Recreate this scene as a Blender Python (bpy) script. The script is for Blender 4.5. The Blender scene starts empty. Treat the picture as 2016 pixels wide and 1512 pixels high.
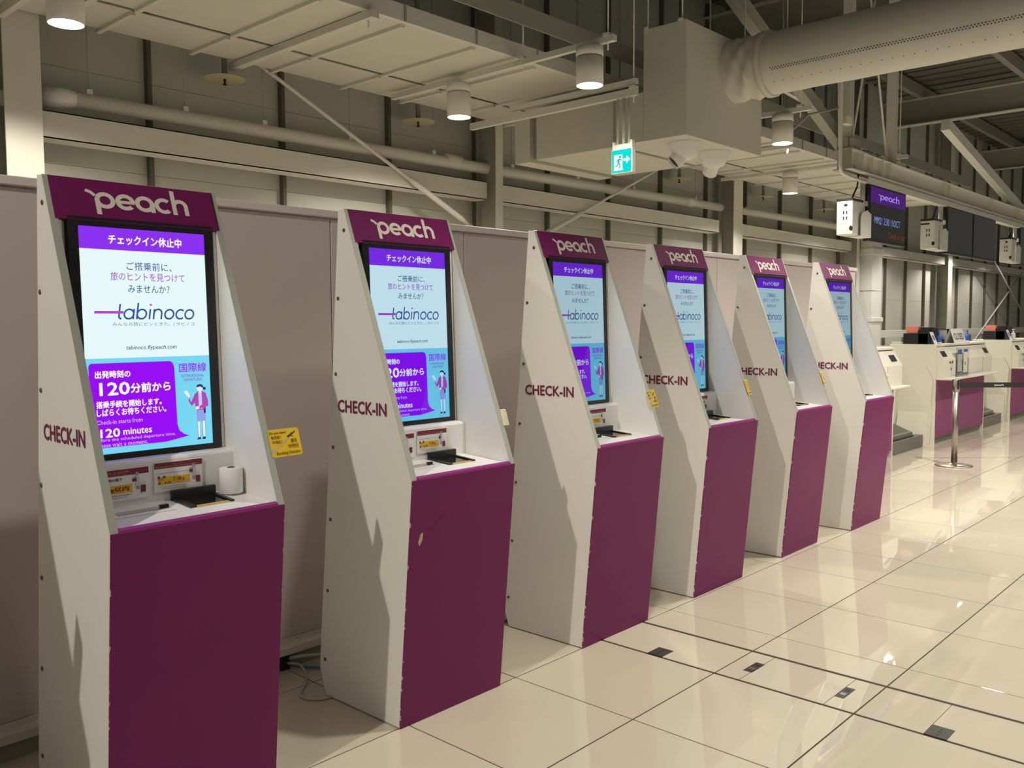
import bpy, math, random
from mathutils import Vector, Matrix
random.seed(7)
S = bpy.context.scene
COL = S.collection
PI = math.pi

# ------------------------------------------------------------------ camera
CAM = Vector((0, 0, 1.496))
RT = Vector((0.6762248, -0.7366819, -0.0044462))
UP = Vector((0.0526532, 0.0423105, 0.9977161))
FW = Vector((0.7348113, 0.6749145, -0.0674001))
cd = bpy.data.cameras.new('camera')
cd.sensor_fit = 'HORIZONTAL'; cd.sensor_width = 36.0
cd.lens = 1756.557 * 36 / 2016
cd.clip_start = 0.05; cd.clip_end = 200
cam = bpy.data.objects.new('camera', cd); COL.objects.link(cam)
cam.matrix_world = Matrix(((RT.x, UP.x, -FW.x, CAM.x), (RT.y, UP.y, -FW.y, CAM.y), (RT.z, UP.z, -FW.z, CAM.z), (0, 0, 0, 1)))
S.camera = cam

# ------------------------------------------------------------------ world, exposure, lights
wd = bpy.data.worlds.new('hall_air'); S.world = wd; wd.use_nodes = True
wd.node_tree.nodes['Background'].inputs[0].default_value = (1.0, 0.95, 0.84, 1)
wd.node_tree.nodes['Background'].inputs[1].default_value = 0.14
S.view_settings.view_transform = 'Standard'
S.view_settings.look = 'None'
S.view_settings.gamma = 1.0
S.view_settings.use_curve_mapping = False
S.view_settings.exposure = 0.0
LAMP_COL = (1.0, 0.93, 0.79); LAMP_COL2 = (1.0, 0.945, 0.84)

def spot(x, y, z, power, angle=150, blend=0.35, rad=0.06):
    l = bpy.data.lights.new('lamp_light', 'SPOT'); l.energy = power; l.color = LAMP_COL if x < 6 else LAMP_COL2
    l.spot_size = math.radians(angle); l.spot_blend = blend; l.shadow_soft_size = rad
    o = bpy.data.objects.new('lamp_light', l); COL.objects.link(o); o.location = (x, y, z)
    return o
# lamps of the hall in front of the kiosks, out of the frame
spot(-3.2, 1.1, 5.6, 850)          # high-bay lamp behind the camera: casts the slanting shadows on the side panels
for x, y, p, a in ((2.7, 1.75, 150, 92), (5.8, 1.7, 200, 128), (8.9, 1.6, 400, 150), (12.2, 1.6, 240, 135), (15.4, 1.6, 230, 130), (19.0, 1.6, 220, 130), (1.4, -.2, 75, 92), (4.4, -.2, 90, 125), (7.3, -.2, 230, 150)):
    spot(x, y, 3.25, p, a, .9)
# lamps over the check-in desks, hidden behind the overhead beam
for x, y, p in ((12.2, 4.25, 110), (15.4, 4.25, 110), (14.2, 5.25, 90), (17.4, 5.25, 90), (20.9, 5.45, 130), (23.8, 5.25, 90)):
    spot(x, y, 3.12, p)

# ------------------------------------------------------------------ materials
def new_mat(name):
    m = bpy.data.materials.new(name); m.use_nodes = True
    return m, m.node_tree.nodes, m.node_tree.links, m.node_tree.nodes['Principled BSDF']
def mat(name, col, rough=0.5, metal=0.0, noise=0.0, nscale=8.0, spec=0.5, bump=0.0, bscale=60.0, emit=None, es=0.0):
    m, N, L, b = new_mat(name)
    b.inputs['Base Color'].default_value = (*col, 1); b.inputs['Roughness'].default_value = rough
    b.inputs['Metallic'].default_value = metal; b.inputs['Specular IOR Level'].default_value = spec
    if noise or bump:
        tc = N.new('ShaderNodeTexCoord')
    if noise:
        n = N.new('ShaderNodeTexNoise'); n.inputs['Scale'].default_value = nscale; n.inputs['Detail'].default_value = 5
        r = N.new('ShaderNodeMapRange'); r.inputs['To Min'].default_value = 1 - noise; r.inputs['To Max'].default_value = 1 + noise * .6
        mx = N.new('ShaderNodeMix'); mx.data_type = 'RGBA'; mx.blend_type = 'MULTIPLY'; mx.inputs['Factor'].default_value = 1
        mx.inputs[6].default_value = (*col, 1)
        L.new(tc.outputs['Object'], n.inputs['Vector']); L.new(n.outputs['Fac'], r.inputs['Value']); L.new(r.outputs[0], mx.inputs[7])
        L.new(mx.outputs[2], b.inputs['Base Color'])
    if bump:
        n2 = N.new('ShaderNodeTexNoise'); n2.inputs['Scale'].default_value = bscale; n2.inputs['Detail'].default_value = 3
        bp = N.new('ShaderNodeBump'); bp.inputs['Strength'].default_value = bump; bp.inputs['Distance'].default_value = 0.002
        L.new(tc.outputs['Object'], n2.inputs['Vector']); L.new(n2.outputs['Fac'], bp.inputs['Height']); L.new(bp.outputs[0], b.inputs['Normal'])
    if emit:
        b.inputs['Emission Color'].default_value = (*emit, 1); b.inputs['Emission Strength'].default_value = es
    return m
def lin(r, g, b):
    f = lambda c: (c / 255 / 12.92) if c <= 10 else ((c / 255 + .055) / 1.055) ** 2.4
    return (f(r), f(g), f(b))
def emis_mat(name, strength, tint=(1, 1, 1)):
    m = bpy.data.materials.new(name); m.use_nodes = True
    N, L = m.node_tree.nodes, m.node_tree.links; N.clear()
    a = N.new('ShaderNodeAttribute'); a.attribute_name = 'Col'
    mx = N.new('ShaderNodeMix'); mx.data_type = 'RGBA'; mx.blend_type = 'MULTIPLY'; mx.inputs['Factor'].default_value = 1
    mx.inputs[7].default_value = (*tint, 1)
    e = N.new('ShaderNodeEmission'); e.inputs[1].default_value = strength
    gl = N.new('ShaderNodeBsdfGlossy'); gl.inputs['Roughness'].default_value = 0.08; gl.inputs['Color'].default_value = (.04, .04, .04, 1)
    ad = N.new('ShaderNodeAddShader'); o = N.new('ShaderNodeOutputMaterial')
    L.new(a.outputs['Color'], mx.inputs[6]); L.new(mx.outputs[2], e.inputs[0]); L.new(e.outputs[0], ad.inputs[0]); L.new(gl.outputs[0], ad.inputs[1])
    L.new(ad.outputs[0], o.inputs[0])
    return m
def print_mat(name, rough=0.5):
    m, N, L, b = new_mat(name)
    a = N.new('ShaderNodeAttribute'); a.attribute_name = 'Col'
    L.new(a.outputs['Color'], b.inputs['Base Color']); b.inputs['Roughness'].default_value = rough
    return m

WHITE = mat('white_laminate', (.80, .785, .75), .42, noise=.05, nscale=3, bump=.05)
SHELF = mat('white_shelf_laminate', (.83, .82, .80), .35)
EDGE = mat('aluminium_edge', (.50, .52, .47), .4, metal=.25)
PARTITION = mat('pinkish_partition_panel', (.60, .525, .51), .55, noise=.04, nscale=2, bump=.08, bscale=120)
PART_TRIM = mat('partition_trim', (.72, .66, .63), .45)
STEELW = mat('white_painted_steel', (.70, .685, .61), .5, noise=.07, nscale=5)
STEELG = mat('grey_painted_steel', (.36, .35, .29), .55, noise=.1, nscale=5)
WALLP = mat('wall_cladding', (.60, .60, .53), .6, noise=.06, nscale=2)
POST = mat('dark_wall_post', (.135, .125, .092), .6, noise=.1, nscale=6)
RAFT = mat('white_ceiling_panel', (.66, .64, .56), .55, noise=.05, nscale=4)
ROOF = mat('dark_roof_deck', (.19, .185, .15), .7, noise=.15, nscale=3)
DUCT = mat('duct_fabric', (.60, .58, .50), .7, noise=.05, nscale=6, bump=.15, bscale=40)
BLACK = mat('black_plastic', (.012, .012, .014), .35)
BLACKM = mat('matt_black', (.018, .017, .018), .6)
GLASSB = mat('dark_screen_glass', (.012, .012, .011), .07, spec=.6)
CHROME = mat('brushed_steel', (.42, .38, .33), .36, metal=1.0)
SCALE_G = mat('scale_steel', (.25, .24, .20), .42, metal=.55, noise=.15, nscale=9)
RUBBER = mat('dark_belt_rubber', (.075, .075, .068), .35, noise=.2, nscale=12)
GROUT = mat('dark_tile_joint', (.05, .038, .028), .7)
SCREW = mat('screw_metal', (.16, .13, .11), .45, metal=.7)
PAPER = mat('white_paper', (.86, .85, .83), .7, bump=.1, bscale=200)
COUNTER = mat('cream_counter_laminate', (.80, .765, .655), .4, noise=.03, nscale=2)
DISC = mat('cream_heat_disc', (.55, .48, .30), .5)
LAMPW = mat('lamp_white_enamel', (.80, .77, .70), .4)
LAMPE = mat('lamp_glow', (1, 1, 1), .5, emit=(1.0, .96, .86), es=14)
REDBOX = mat('salmon_red_plastic', lin(240, 140, 125), .45)
BLUE = mat('blue_bottle', lin(60, 95, 185), .35)
CABLE_W = mat('grey_white_cable', (.50, .48, .42), .5)
CABLE_B = mat('blue_cable', (.08, .16, .35), .45)
OUTLET = mat('dark_outlet_plate', (.07, .07, .065), .4, metal=.5)
PRINT = print_mat('printed_ink')
TAPE = mat('worn_tape', (.72, .66, .48), .7, noise=.2, nscale=40)
BOXW = mat('white_device_plastic', (.74, .73, .68), .45)
BEIGE = mat('bare_fibreboard', (.55, .47, .32), .8)

def purple(name, col, spec=.22, rough=.42, chips=True):
    m, N, L, b = new_mat(name)
    b.inputs['Roughness'].default_value = rough; b.inputs['Specular IOR Level'].default_value = spec
    tc = N.new('ShaderNodeTexCoord')
    n = N.new('ShaderNodeTexNoise'); n.inputs['Scale'].default_value = 3; n.inputs['Detail'].default_value = 6
    r = N.new('ShaderNodeMapRange'); r.inputs['To Min'].default_value = .9; r.inputs['To Max'].default_value = 1.1
    mx = N.new('ShaderNodeMix'); mx.data_type = 'RGBA'; mx.blend_type = 'MULTIPLY'; mx.inputs['Factor'].default_value = 1
    mx.inputs[6].default_value = (*col, 1)
    L.new(tc.outputs['Object'], n.inputs['Vector']); L.new(n.outputs['Fac'], r.inputs['Value']); L.new(r.outputs[0], mx.inputs[7])
    out = mx.outputs[2]
    if chips:   # worn white chips along the two upright edges of the sheet
        sep = N.new('ShaderNodeSeparateXYZ'); L.new(tc.outputs['Generated'], sep.inputs[0])
        n3 = N.new('ShaderNodeTexNoise'); n3.inputs['Scale'].default_value = 55; n3.inputs['Detail'].default_value = 3
        L.new(tc.outputs['Object'], n3.inputs['Vector'])
        ab = N.new('ShaderNodeMath'); ab.operation = 'SUBTRACT'; ab.inputs[1].default_value = .5; L.new(sep.outputs[0], ab.inputs[0])
        ab2 = N.new('ShaderNodeMath'); ab2.operation = 'ABSOLUTE'; L.new(ab.outputs[0], ab2.inputs[0])
        ed = N.new('ShaderNodeMapRange'); ed.inputs['From Min'].default_value = .485; ed.inputs['From Max'].default_value = .5
        ed.inputs['To Min'].default_value = 0; ed.inputs['To Max'].default_value = .46; L.new(ab2.outputs[0], ed.inputs['Value'])
        s = N.new('ShaderNodeMath'); s.operation = 'ADD'; L.new(n3.outputs['Fac'], s.inputs[0]); L.new(ed.outputs[0], s.inputs[1])
        th = N.new('ShaderNodeMath'); th.operation = 'GREATER_THAN'; th.inputs[1].default_value = 1.07; L.new(s.outputs[0], th.inputs[0])
        m2 = N.new('ShaderNodeMix'); m2.data_type = 'RGBA'; L.new(th.outputs[0], m2.inputs['Factor']); L.new(out, m2.inputs[6]); m2.inputs[7].default_value = (.6, .52, .46, 1)
        out = m2.outputs[2]
    L.new(out, b.inputs['Base Color'])
    return m
PURPLE = purple('plum_laminate', (.190, .014, .112))
HEADP = purple('plum_header_sheet', (.175, .014, .105), chips=False)
COUNTP = purple('plum_counter_panel', (.26, .055, .165), chips=False)
LIP = purple('plum_lip', (.26, .03, .19), chips=False)

def floor_mat():
    m, N, L, b = new_mat('polished_cream_tile')
    b.inputs['Roughness'].default_value = .025; b.inputs['Specular IOR Level'].default_value = .85
    tc = N.new('ShaderNodeTexCoord'); oi = N.new('ShaderNodeObjectInfo')
    n = N.new('ShaderNodeTexNoise'); n.inputs['Scale'].default_value = 2.5; n.inputs['Detail'].default_value = 6
    L.new(tc.outputs['Object'], n.inputs['Vector'])
    r = N.new('ShaderNodeMapRange'); r.inputs['To Min'].default_value = .95; r.inputs['To Max'].default_value = 1.04; L.new(n.outputs['Fac'], r.inputs['Value'])
    r2 = N.new('ShaderNodeMapRange'); r2.inputs['To Min'].default_value = .97; r2.inputs['To Max'].default_value = 1.03; L.new(oi.outputs['Random'], r2.inputs['Value'])
    mu = N.new('ShaderNodeMath'); mu.operation = 'MULTIPLY'; L.new(r.outputs[0], mu.inputs[0]); L.new(r2.outputs[0], mu.inputs[1])
    mx = N.new('ShaderNodeMix'); mx.data_type = 'RGBA'; mx.blend_type = 'MULTIPLY'; mx.inputs['Factor'].default_value = 1
    mx.inputs[6].default_value = (.67, .605, .49, 1); L.new(mu.outputs[0], mx.inputs[7]); L.new(mx.outputs[2], b.inputs['Base Color'])
    return m
TILE = floor_mat()

# ------------------------------------------------------------------ mesh builder
class MB:
    def __init__(s): s.v = []; s.f = []; s.c = []; s.sm = []
    def add(s, vs, fs, col=(1, 1, 1), smooth=False):
        o = len(s.v); s.v += [tuple(v) for v in vs]
        for f in fs: s.f.append(tuple(i + o for i in f)); s.c.append(col); s.sm.append(smooth)
        return s
    def box(s, x0, x1, y0, y1, z0, z1, col=(1, 1, 1), ch=0.0):
        if ch <= 0:
            vs = [(x, y, z) for z in (z0, z1) for y in (y0, y1) for x in (x0, x1)]
            return s.add(vs, [(0, 2, 3, 1), (4, 5, 7, 6), (0, 1, 5, 4), (1, 3, 7, 5), (3, 2, 6, 7), (2, 0, 4, 6)], col)
        vs, idx = [], {}
        for sx in (0, 1):
            for sy in (0, 1):
                for sz in (0, 1):
                    X = (x0, x1)[sx]; Y = (y0, y1)[sy]; Z = (z0, z1)[sz]
                    dx = ch if sx == 0 else -ch; dy = ch if sy == 0 else -ch; dz = ch if sz == 0 else -ch
                    idx[(sx, sy, sz)] = len(vs); vs += [(X, Y + dy, Z + dz), (X + dx, Y, Z + dz), (X + dx, Y + dy, Z)]
        fs = []
        def q(a, ax): return idx[a] + ax
        P = [(0, 0), (0, 1), (1, 1), (1, 0)]
        for t in (0, 1):
            fs.append([q((t, a, b), 0) for a, b in P]); fs.append([q((a, t, b), 1) for a, b in P]); fs.append([q((a, b, t), 2) for a, b in P])
        for a in (0, 1):
            for b in (0, 1):
                fs.append([q((0, a, b), 1), q((1, a, b), 1), q((1, a, b), 2), q((0, a, b), 2)])
                fs.append([q((a, 0, b), 0), q((a, 1, b), 0), q((a, 1, b), 2), q((a, 0, b), 2)])
                fs.append([q((a, b, 0), 0), q((a, b, 1), 0), q((a, b, 1), 1), q((a, b, 0), 1)])
        for k in idx: fs.append([idx[k], idx[k] + 1, idx[k] + 2])
        return s.add(vs, fs, col)
    def prism(s, poly, fn, d0, d1, col=(1, 1, 1)):
        """poly: 2-D outline; fn(a, b, d) -> point; from depth d0 to d1"""
        n = len(poly); vs = [fn(a, b, d0) for a, b in poly] + [fn(a, b, d1) for a, b in poly]
        fs = [tuple(range(n)), tuple(range(2 * n - 1, n - 1, -1))] + [(i, i + n, (i + 1) % n + n, (i + 1) % n) for i in range(n)]
        return s.add(vs, fs, col)
    def yz(s, poly, x0, x1, col=(1, 1, 1)): return s.prism(poly, lambda a, b, d: (d, a, b), x0, x1, col)
    def xz(s, poly, y0, y1, col=(1, 1, 1)): return s.prism(poly, lambda a, b, d: (a, d, b), y0, y1, col)
    def xy(s, poly, z0, z1, col=(1, 1, 1)): return s.prism(poly, lambda a, b, d: (a, b, d), z0, z1, col)
    def rings(s, rings, col=(1, 1, 1), cap0=True, cap1=True, smooth=True):
        n = len(rings[0]); vs = [p for r in rings for p in r]; fs = []
        o = len(s.v)
        for k in range(len(rings) - 1):
            for i in range(n):
                fs.append((k * n + i, k * n + (i + 1) % n, (k + 1) * n + (i + 1) % n, (k + 1) * n + i))
        s.add(vs, fs, col, smooth)
        caps = []
        if cap0: caps.append(tuple(range(n - 1, -1, -1)))
        if cap1: caps.append(tuple((len(rings) - 1) * n + i for i in range(n)))
        for c in caps: s.f.append(tuple(i + o for i in c)); s.c.append(col); s.sm.append(False)
        return s
    def tube(s, pts, r, n=10, col=(1, 1, 1), caps=True):
        pts = [Vector(p) for p in pts]; R = []
        rr = r if isinstance(r, (list, tuple)) else [r] * len(pts)
        up = None
        for i, p in enumerate(pts):
            t = (pts[min(i + 1, len(pts) - 1)] - pts[max(i - 1, 0)]).normalized()
            if up is None:
                up = Vector((0, 0, 1)) if abs(t.z) < .9 else Vector((1, 0, 0))
            a = t.cross(up).normalized(); b = a.cross(t).normalized(); up = b
            R.append([p + (a * math.cos(2 * PI * k / n) + b * math.sin(2 * PI * k / n)) * rr[i] for k in range(n)])
        return s.rings(R, col, caps, caps)
    def lathe(s, cx, cy, prof, n=24, col=(1, 1, 1), cap0=True, cap1=True):
        R = [[(cx + r * math.cos(2 * PI * k / n), cy + r * math.sin(2 * PI * k / n), z) for k in range(n)] for r, z in prof]
        return s.rings(R, col, cap0, cap1)
    def bar(s, a, b, w, h, col=(1, 1, 1), upv=(0, 0, 1)):
        a = Vector(a); b = Vector(b); t = (b - a).normalized(); u = Vector(upv)
        sd = t.cross(u).normalized(); u = sd.cross(t).normalized()
        R = [[p + sd * x * w / 2 + u * y * h / 2 for x, y in ((-1, -1), (1, -1), (1, 1), (-1, 1))] for p in (a, b)]
        return s.rings(R, col, True, True, False)
    def flat(s, poly, fn, col): return s.add([fn(a, b) for a, b in poly], [tuple(range(len(poly)))], col)
    def mesh(s, name, m=None, off=(0, 0, 0)):
        me = bpy.data.meshes.new(name)
        me.from_pydata([(x - off[0], y - off[1], z - off[2]) for x, y, z in s.v], [], s.f)
        at = me.color_attributes.new('Col', 'FLOAT_COLOR', 'CORNER'); buf = []
        for f, c in zip(s.f, s.c): buf += [c[0], c[1], c[2], 1.0] * len(f)
        at.data.foreach_set('color', buf)
        me.polygons.foreach_set('use_smooth', s.sm)
        me.validate(); me.update()
        import bmesh
        bm = bmesh.new(); bm.from_mesh(me)
        if not getattr(s, 'keep', False): bmesh.ops.recalc_face_normals(bm, faces=bm.faces)
        bm.to_mesh(me); bm.free()
        if m: me.materials.append(m)
        return me
def obj(name, mb, m, parent=None, off=None, loc=None, **props):
    """one mesh object; verts in parent's local frame unless off (a world origin) is given"""
    me = mb.mesh(name, m, off or (0, 0, 0)); o = bpy.data.objects.new(name, me); COL.objects.link(o)
    if parent: o.parent = parent
    if loc: o.location = loc
    elif off and not parent: o.location = off
    for k, v in props.items(): o[k] = v
    return o
def share(name, me, parent, loc=(0, 0, 0), rotz=0, **props):
    o = bpy.data.objects.new(name, me); COL.objects.link(o); o.parent = parent; o.location = loc; o.rotation_euler = (0, 0, rotz)
    for k, v in props.items(): o[k] = v
    return o
def thing(name, label, cat, loc=(0, 0, 0), rotz=0, group=None):
    o = bpy.data.objects.new(name, None); COL.objects.link(o); o.empty_display_size = .1
    o.location = loc; o.rotation_euler = (0, 0, rotz); o['label'] = label; o['category'] = cat
    if group: o['group'] = group
    return o
def tag(o, label, cat, group=None):
    o['label'] = label; o['category'] = cat
    if group: o['group'] = group
    return o
def kids(o): return list(o.children)
def copy_tree(o, parent=None, pick=None):
    if pick and not pick(o): return None
    c = o.copy(); COL.objects.link(c); c.parent = parent
    for ch in kids(o): copy_tree(ch, c, pick)
    return c
def P_(root):   # world-to-root offset helper for things built in world coordinates
    return tuple(root.location)

# ------------------------------------------------------------------ lettering
_tc = {}
def glyphs(body, bold=0.0, shear=0.0, res=2):
    k = (body, bold, shear, res)
    if k not in _tc:
        c = bpy.data.curves.new('lettering', 'FONT'); c.body = body; c.resolution_u = res; c.offset = bold; c.shear = shear
        o = bpy.data.objects.new('lettering', c); COL.objects.link(o); bpy.context.view_layer.update()
        me = bpy.data.meshes.new_from_object(o.evaluated_get(bpy.context.evaluated_depsgraph_get()))
        vs = [(v.co.x, v.co.y) for v in me.vertices]; fs = [tuple(p.vertices) for p in me.polygons]
        bpy.data.objects.remove(o); bpy.data.curves.remove(c); bpy.data.meshes.remove(me)
        x0 = min(v[0] for v in vs); x1 = max(v[0] for v in vs); y0 = min(v[1] for v in vs); y1 = max(v[1] for v in vs)
        _tc[k] = ([((x - x0) / (x1 - x0), (y - y0) / (y1 - y0)) for x, y in vs], fs)
    return _tc[k]
def text(mb, body, a0, a1, b0, b1, fn, col, bold=0.0, shear=0.0, res=2):
    """lettering fitted to the box a0..a1 x b0..b1 on the surface fn(a, b)"""
    vs, fs = glyphs(body, min(bold, 0.0), shear, res)
    mb.keep = True
    k = max(bold, 0) * 1.25 * (b1 - b0)          # heavier weight: the outline printed again a hair to each side
    for dx, dy in (((0, 0),) if k == 0 else ((-k, 0), (k, 0), (0, k), (0, -k))):
        fl = lifted(mb, fn)
        mb.add([fl(a0 + x * (a1 - a0) + dx, b0 + y * (b1 - b0) + dy) for x, y in vs], fs, col)
    return mb
def lifted(mb, fn):
    """the same surface a hair further out for every new stroke, so that overlapping ink never lies in one plane"""
    mb.layer = getattr(mb, 'layer', 0) + 1; d = .00006 * mb.layer
    o = Vector(fn(0, 0)); n = (Vector(fn(1e-2, 0)) - o).cross(Vector(fn(0, 1e-2)) - o).normalized() * d
    return lambda a, b: tuple(Vector(fn(a, b)) + n)
def stroke(mb, pts, w, fn, col, closed=False):
    fn = lifted(mb, fn)
    n = len(pts); L = []; R = []
    for i in range(n):
        if closed: p, q = pts[i - 1], pts[(i + 1) % n]
        else: p, q = pts[max(i - 1, 0)], pts[min(i + 1, n - 1)]
        dx, dy = q[0] - p[0], q[1] - p[1]; d = math.hypot(dx, dy) or 1
        L.append((pts[i][0] - dy / d * w / 2, pts[i][1] + dx / d * w / 2)); R.append((pts[i][0] + dy / d * w / 2, pts[i][1] - dx / d * w / 2))
    o = [fn(*p) for p in L + R]; m = n if closed else n - 1
    mb.keep = True
    mb.add(o, [(i + n, (i + 1) % n + n, (i + 1) % n, i) for i in range(m)], col)
def arc(cx, cy, r, a0, a1, n=22, ry=None):
    ry = ry or r
    return [(cx + r * math.cos(math.radians(a0 + (a1 - a0) * i / n)), cy + ry * math.sin(math.radians(a0 + (a1 - a0) * i / n))) for i in range(n + 1)]
def airline_word(mb, a0, a1, b0, b1, fn, col, w=.225):
    """the rounded five-letter word mark; drawn in a box 4.36 wide, -0.5..1.5 high (descender..ascender)"""
    g = lambda x, y: fn(a0 + (x + .2) / 4.95 * (a1 - a0), b0 + (y + .36) / 1.82 * (b1 - b0))
    st = lambda pts, closed=False, ww=w: stroke(mb, pts, ww, g, col, closed)
    r = .365; y = .48
    # p: bowl, stem with a flick that crosses over to the upper left
    st(arc(.66, y, r, 158, -200, 34)); st([(.30, -.36), (.30, .55)]) 
    st([(.22, .72), (.04, .90), (-.18, .99)], ww=w * .75)
    # e
    st(arc(1.62, y, r, 0, 318, 34)); st([(1.26, .47), (2.06, .47)], ww=w * .8)
    # a
    st(arc(2.56, y, r, 0, 360, 36), True); st([(2.93, .0), (2.93, .62)])
    # c
    st(arc(3.52, y, r, 48, 312, 28))
    # h
    st([(4.05, .0), (4.05, 1.46)]); st(arc(4.36, .54, .31, 180, 0, 18) + [(4.67, .0)])

# ================================================================== SETTING
# ---- floor: grout slab with every tile a child
FLOOR = obj('floor', MB().box(-1.5, 36, -4, 6.8, -.06, -.0035), GROUT, kind='structure')
def seen(x, y, z=0):
    d = Vector((x, y, z)) - CAM; w = d.dot(FW)
    if w < .3: return None
    return (1008 + 1756.6 * d.dot(RT) / w, 756 - 1756.6 * d.dot(UP) / w, w)
xs = [(2.124 + .6 * k, 2.724 + .6 * k) for k in range(-6, 56)]
xs = [c for c in xs if abs(c[0] - 3.324) > .01] + [(3.681, 3.924)]
ys = [(.089 + .6 * k, .689 + .6 * k) for k in range(-7, 11)]
cells = []
for x0, x1 in xs:
    for y0, y1 in ys: cells.append((x0, x1, y0, y1))
for y0, y1 in ys:      # the narrow strip with the floor outlets, cut once more at each outlet
    cells.append((3.335, 3.665, y0, y1))
def area(c):
    pts = []
    for i in range(5):
        for j in range(5):
            p = seen(c[0] + (c[1] - c[0]) * i / 4, c[2] + (c[3] - c[2]) * j / 4)
            if p and -5 < p[0] < 2021 and -5 < p[1] < 1517: pts.append(p)
    if not pts: return 0
    return len(pts) / 25 * (c[1] - c[0]) * (c[3] - c[2]) / (sum(p[2] for p in pts) / len(pts)) ** 3
cells = sorted(cells, key=area, reverse=True)
_tm = {}
far = MB()
def tile_mb(mb, x0, x1, y0, y1, g):
    return mb.box(x0 + g, x1 - g, y0 + g, y1 - g, -.0034, 0, ch=.0008)
n = 0
for c in cells:
    g = .003
    w, h = c[1] - c[0], c[3] - c[2]
    k = (round(w, 3), round(h, 3))
    if area(c) > 0 and n < 290:
        if k not in _tm: _tm[k] = tile_mb(MB(), -w / 2, w / 2, -h / 2, h / 2, g).mesh('floor_tile', TILE)
        share('floor_tile', _tm[k], FLOOR, ((c[0] + c[1]) / 2, (c[2] + c[3]) / 2, 0)); n += 1
    else: far.box(c[0] + g, c[1] - g, c[2] + g, c[3] - g, -.0034, 0)
obj('floor_tile_field', far, TILE, FLOOR, kind='stuff')
# hairline cuts beside the outlets
cut = MB()
for y in (1.411, 1.775, 1.035): cut.box(3.336, 3.666, y - .001, y + .001, -.004, .0006)
obj('tile_cut', cut, GROUT, FLOOR)

# ---- back wall: cladding panels and posts
YW = 6.6
WALL = obj('wall_back', MB().box(-1.5, 36, YW + .03, YW + .12, 0, 6.0), POST, kind='structure')
posts = [3.16 + 1.145 * k for k in range(-4, 29)]
zl = [0, .98, 1.94, 2.62, 3.29, 4.2, 5.2, 6.0]
_wp = {}
for i in range(len(posts) - 1):
    for j in range(len(zl) - 1):
        h = zl[j + 1] - zl[j]
        if round(h, 3) not in _wp: _wp[round(h, 3)] = MB().box(.002, 1.143, -.012, .03, .0012, h - .0012, ch=.0015).mesh('wall_panel', WALLP)
        share('wall_panel', _wp[round(h, 3)], WALL, (posts[i], YW, zl[j]))
pm = MB().box(-.016, .016, -.055, .0, 0, 5.9).mesh('wall_post', POST)
for p in posts: share('wall_post', pm, WALL, (p, YW - .012, 0))

# ---- steel columns against the wall
def column(x0, x1, y0, y1, label, top=5.7):
    r = thing('column', label, 'column', (x0, y0, 0)); r['kind'] = 'structure'; del r['category']
    w, d = x1 - x0, y1 - y0
    obj('front_flange', MB().box(0, w, 0, .014, 0, top, ch=.002), STEELW, r)
    obj('rear_flange', MB().box(0, w, d - .014, d, 0, top), STEELG, r)
    obj('web', MB().box(w / 2 - .006, w / 2 + .006, .014, d - .014, 0, top), STEELG, r)
    return r
column(2.06, 2.285, 6.22, 6.47, 'white steel column rising behind the nearest kiosk')
column(11.37, 11.62, 6.22, 6.47, 'white steel column behind the partition left of the last kiosks')
column(20.85, 21.12, 6.22, 6.47, 'white steel column behind the desk with the closed sign')
for x, lb in ((6.53, 'slim steel mid-bay column behind the pipe and the third kiosk'), (15.72, 'slim grey steel column beside the boxed white trunk')):
    r = thing('column', lb, 'column', (x, 6.2, 0)); r['kind'] = 'structure'; del r['category']
    obj('front_flange', MB().box(0, .10, 0, .012, 0, 5.7), STEELW, r)
    obj('web', MB().box(.044, .056, .012, .27, 0, 5.7), STEELG, r)
    obj('rear_flange', MB().box(0, .10, .27, .282, 0, 5.7), STEELG, r)
# girts
def girt(x0, x1, label, z0=2.735, z1=2.915, yy=6.30):
    b = MB(); b.box(x0, x1, yy, yy + .008, z0, z1); b.box(x0, x1, yy, yy + .175, z1 - .008, z1); b.box(x0, x1, yy, yy + .175, z0, z0 + .008)
    o = obj('girt_channel', b, STEELW, off=(x0, yy, z0)); tag(o, label, 'steel beam')
girt(2.3, 6.50, 'long white wall channel above the first two kiosks')
girt(6.66, 11.10, 'long white wall channel left of the second bright column')
girt(11.62, 15.72, 'white wall channel between the bright column and the screens')
girt(15.83, 20.85, 'white wall channel under the hanging screens, left of the last column')
girt(21.13, 30, 'white wall channel beyond the last column')
girt(-1.4, 2.02, 'white wall channel at the far left behind the near column')
b = MB(); b.box(16.45, 31, 6.22, 6.30, 1.20, 1.34, ch=.004)
tag(obj('guard_rail', b, STEELW, off=(16.45, 6.22, 1.2)), 'low white rail along the wall behind the check-in desks', 'rail')
# boxed trunk with collars
t = thing('trunk', 'boxed white trunk with collars, on the wall left of the desks', 'trunking', (15.95, 6.02, 0))
obj('lower_casing', MB().box(0, .46, 0, .22, 0, 1.50), WHITE, t); obj('middle_casing', MB().box(0, .46, 0, .22, 1.58, 2.04), WHITE, t)
obj('upper_casing', MB().box(0, .46, 0, .22, 2.055, 2.68), WHITE, t)
for z0, z1 in ((1.50, 1.58), (2.68, 2.80)): obj('collar', MB().box(-.03, .50, -.03, .24, z0, z1, ch=.01), WHITE, t)
obj('top_casing', MB().box(0, .46, 0, .22, 2.80, 3.3), STEELW, t)

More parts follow.
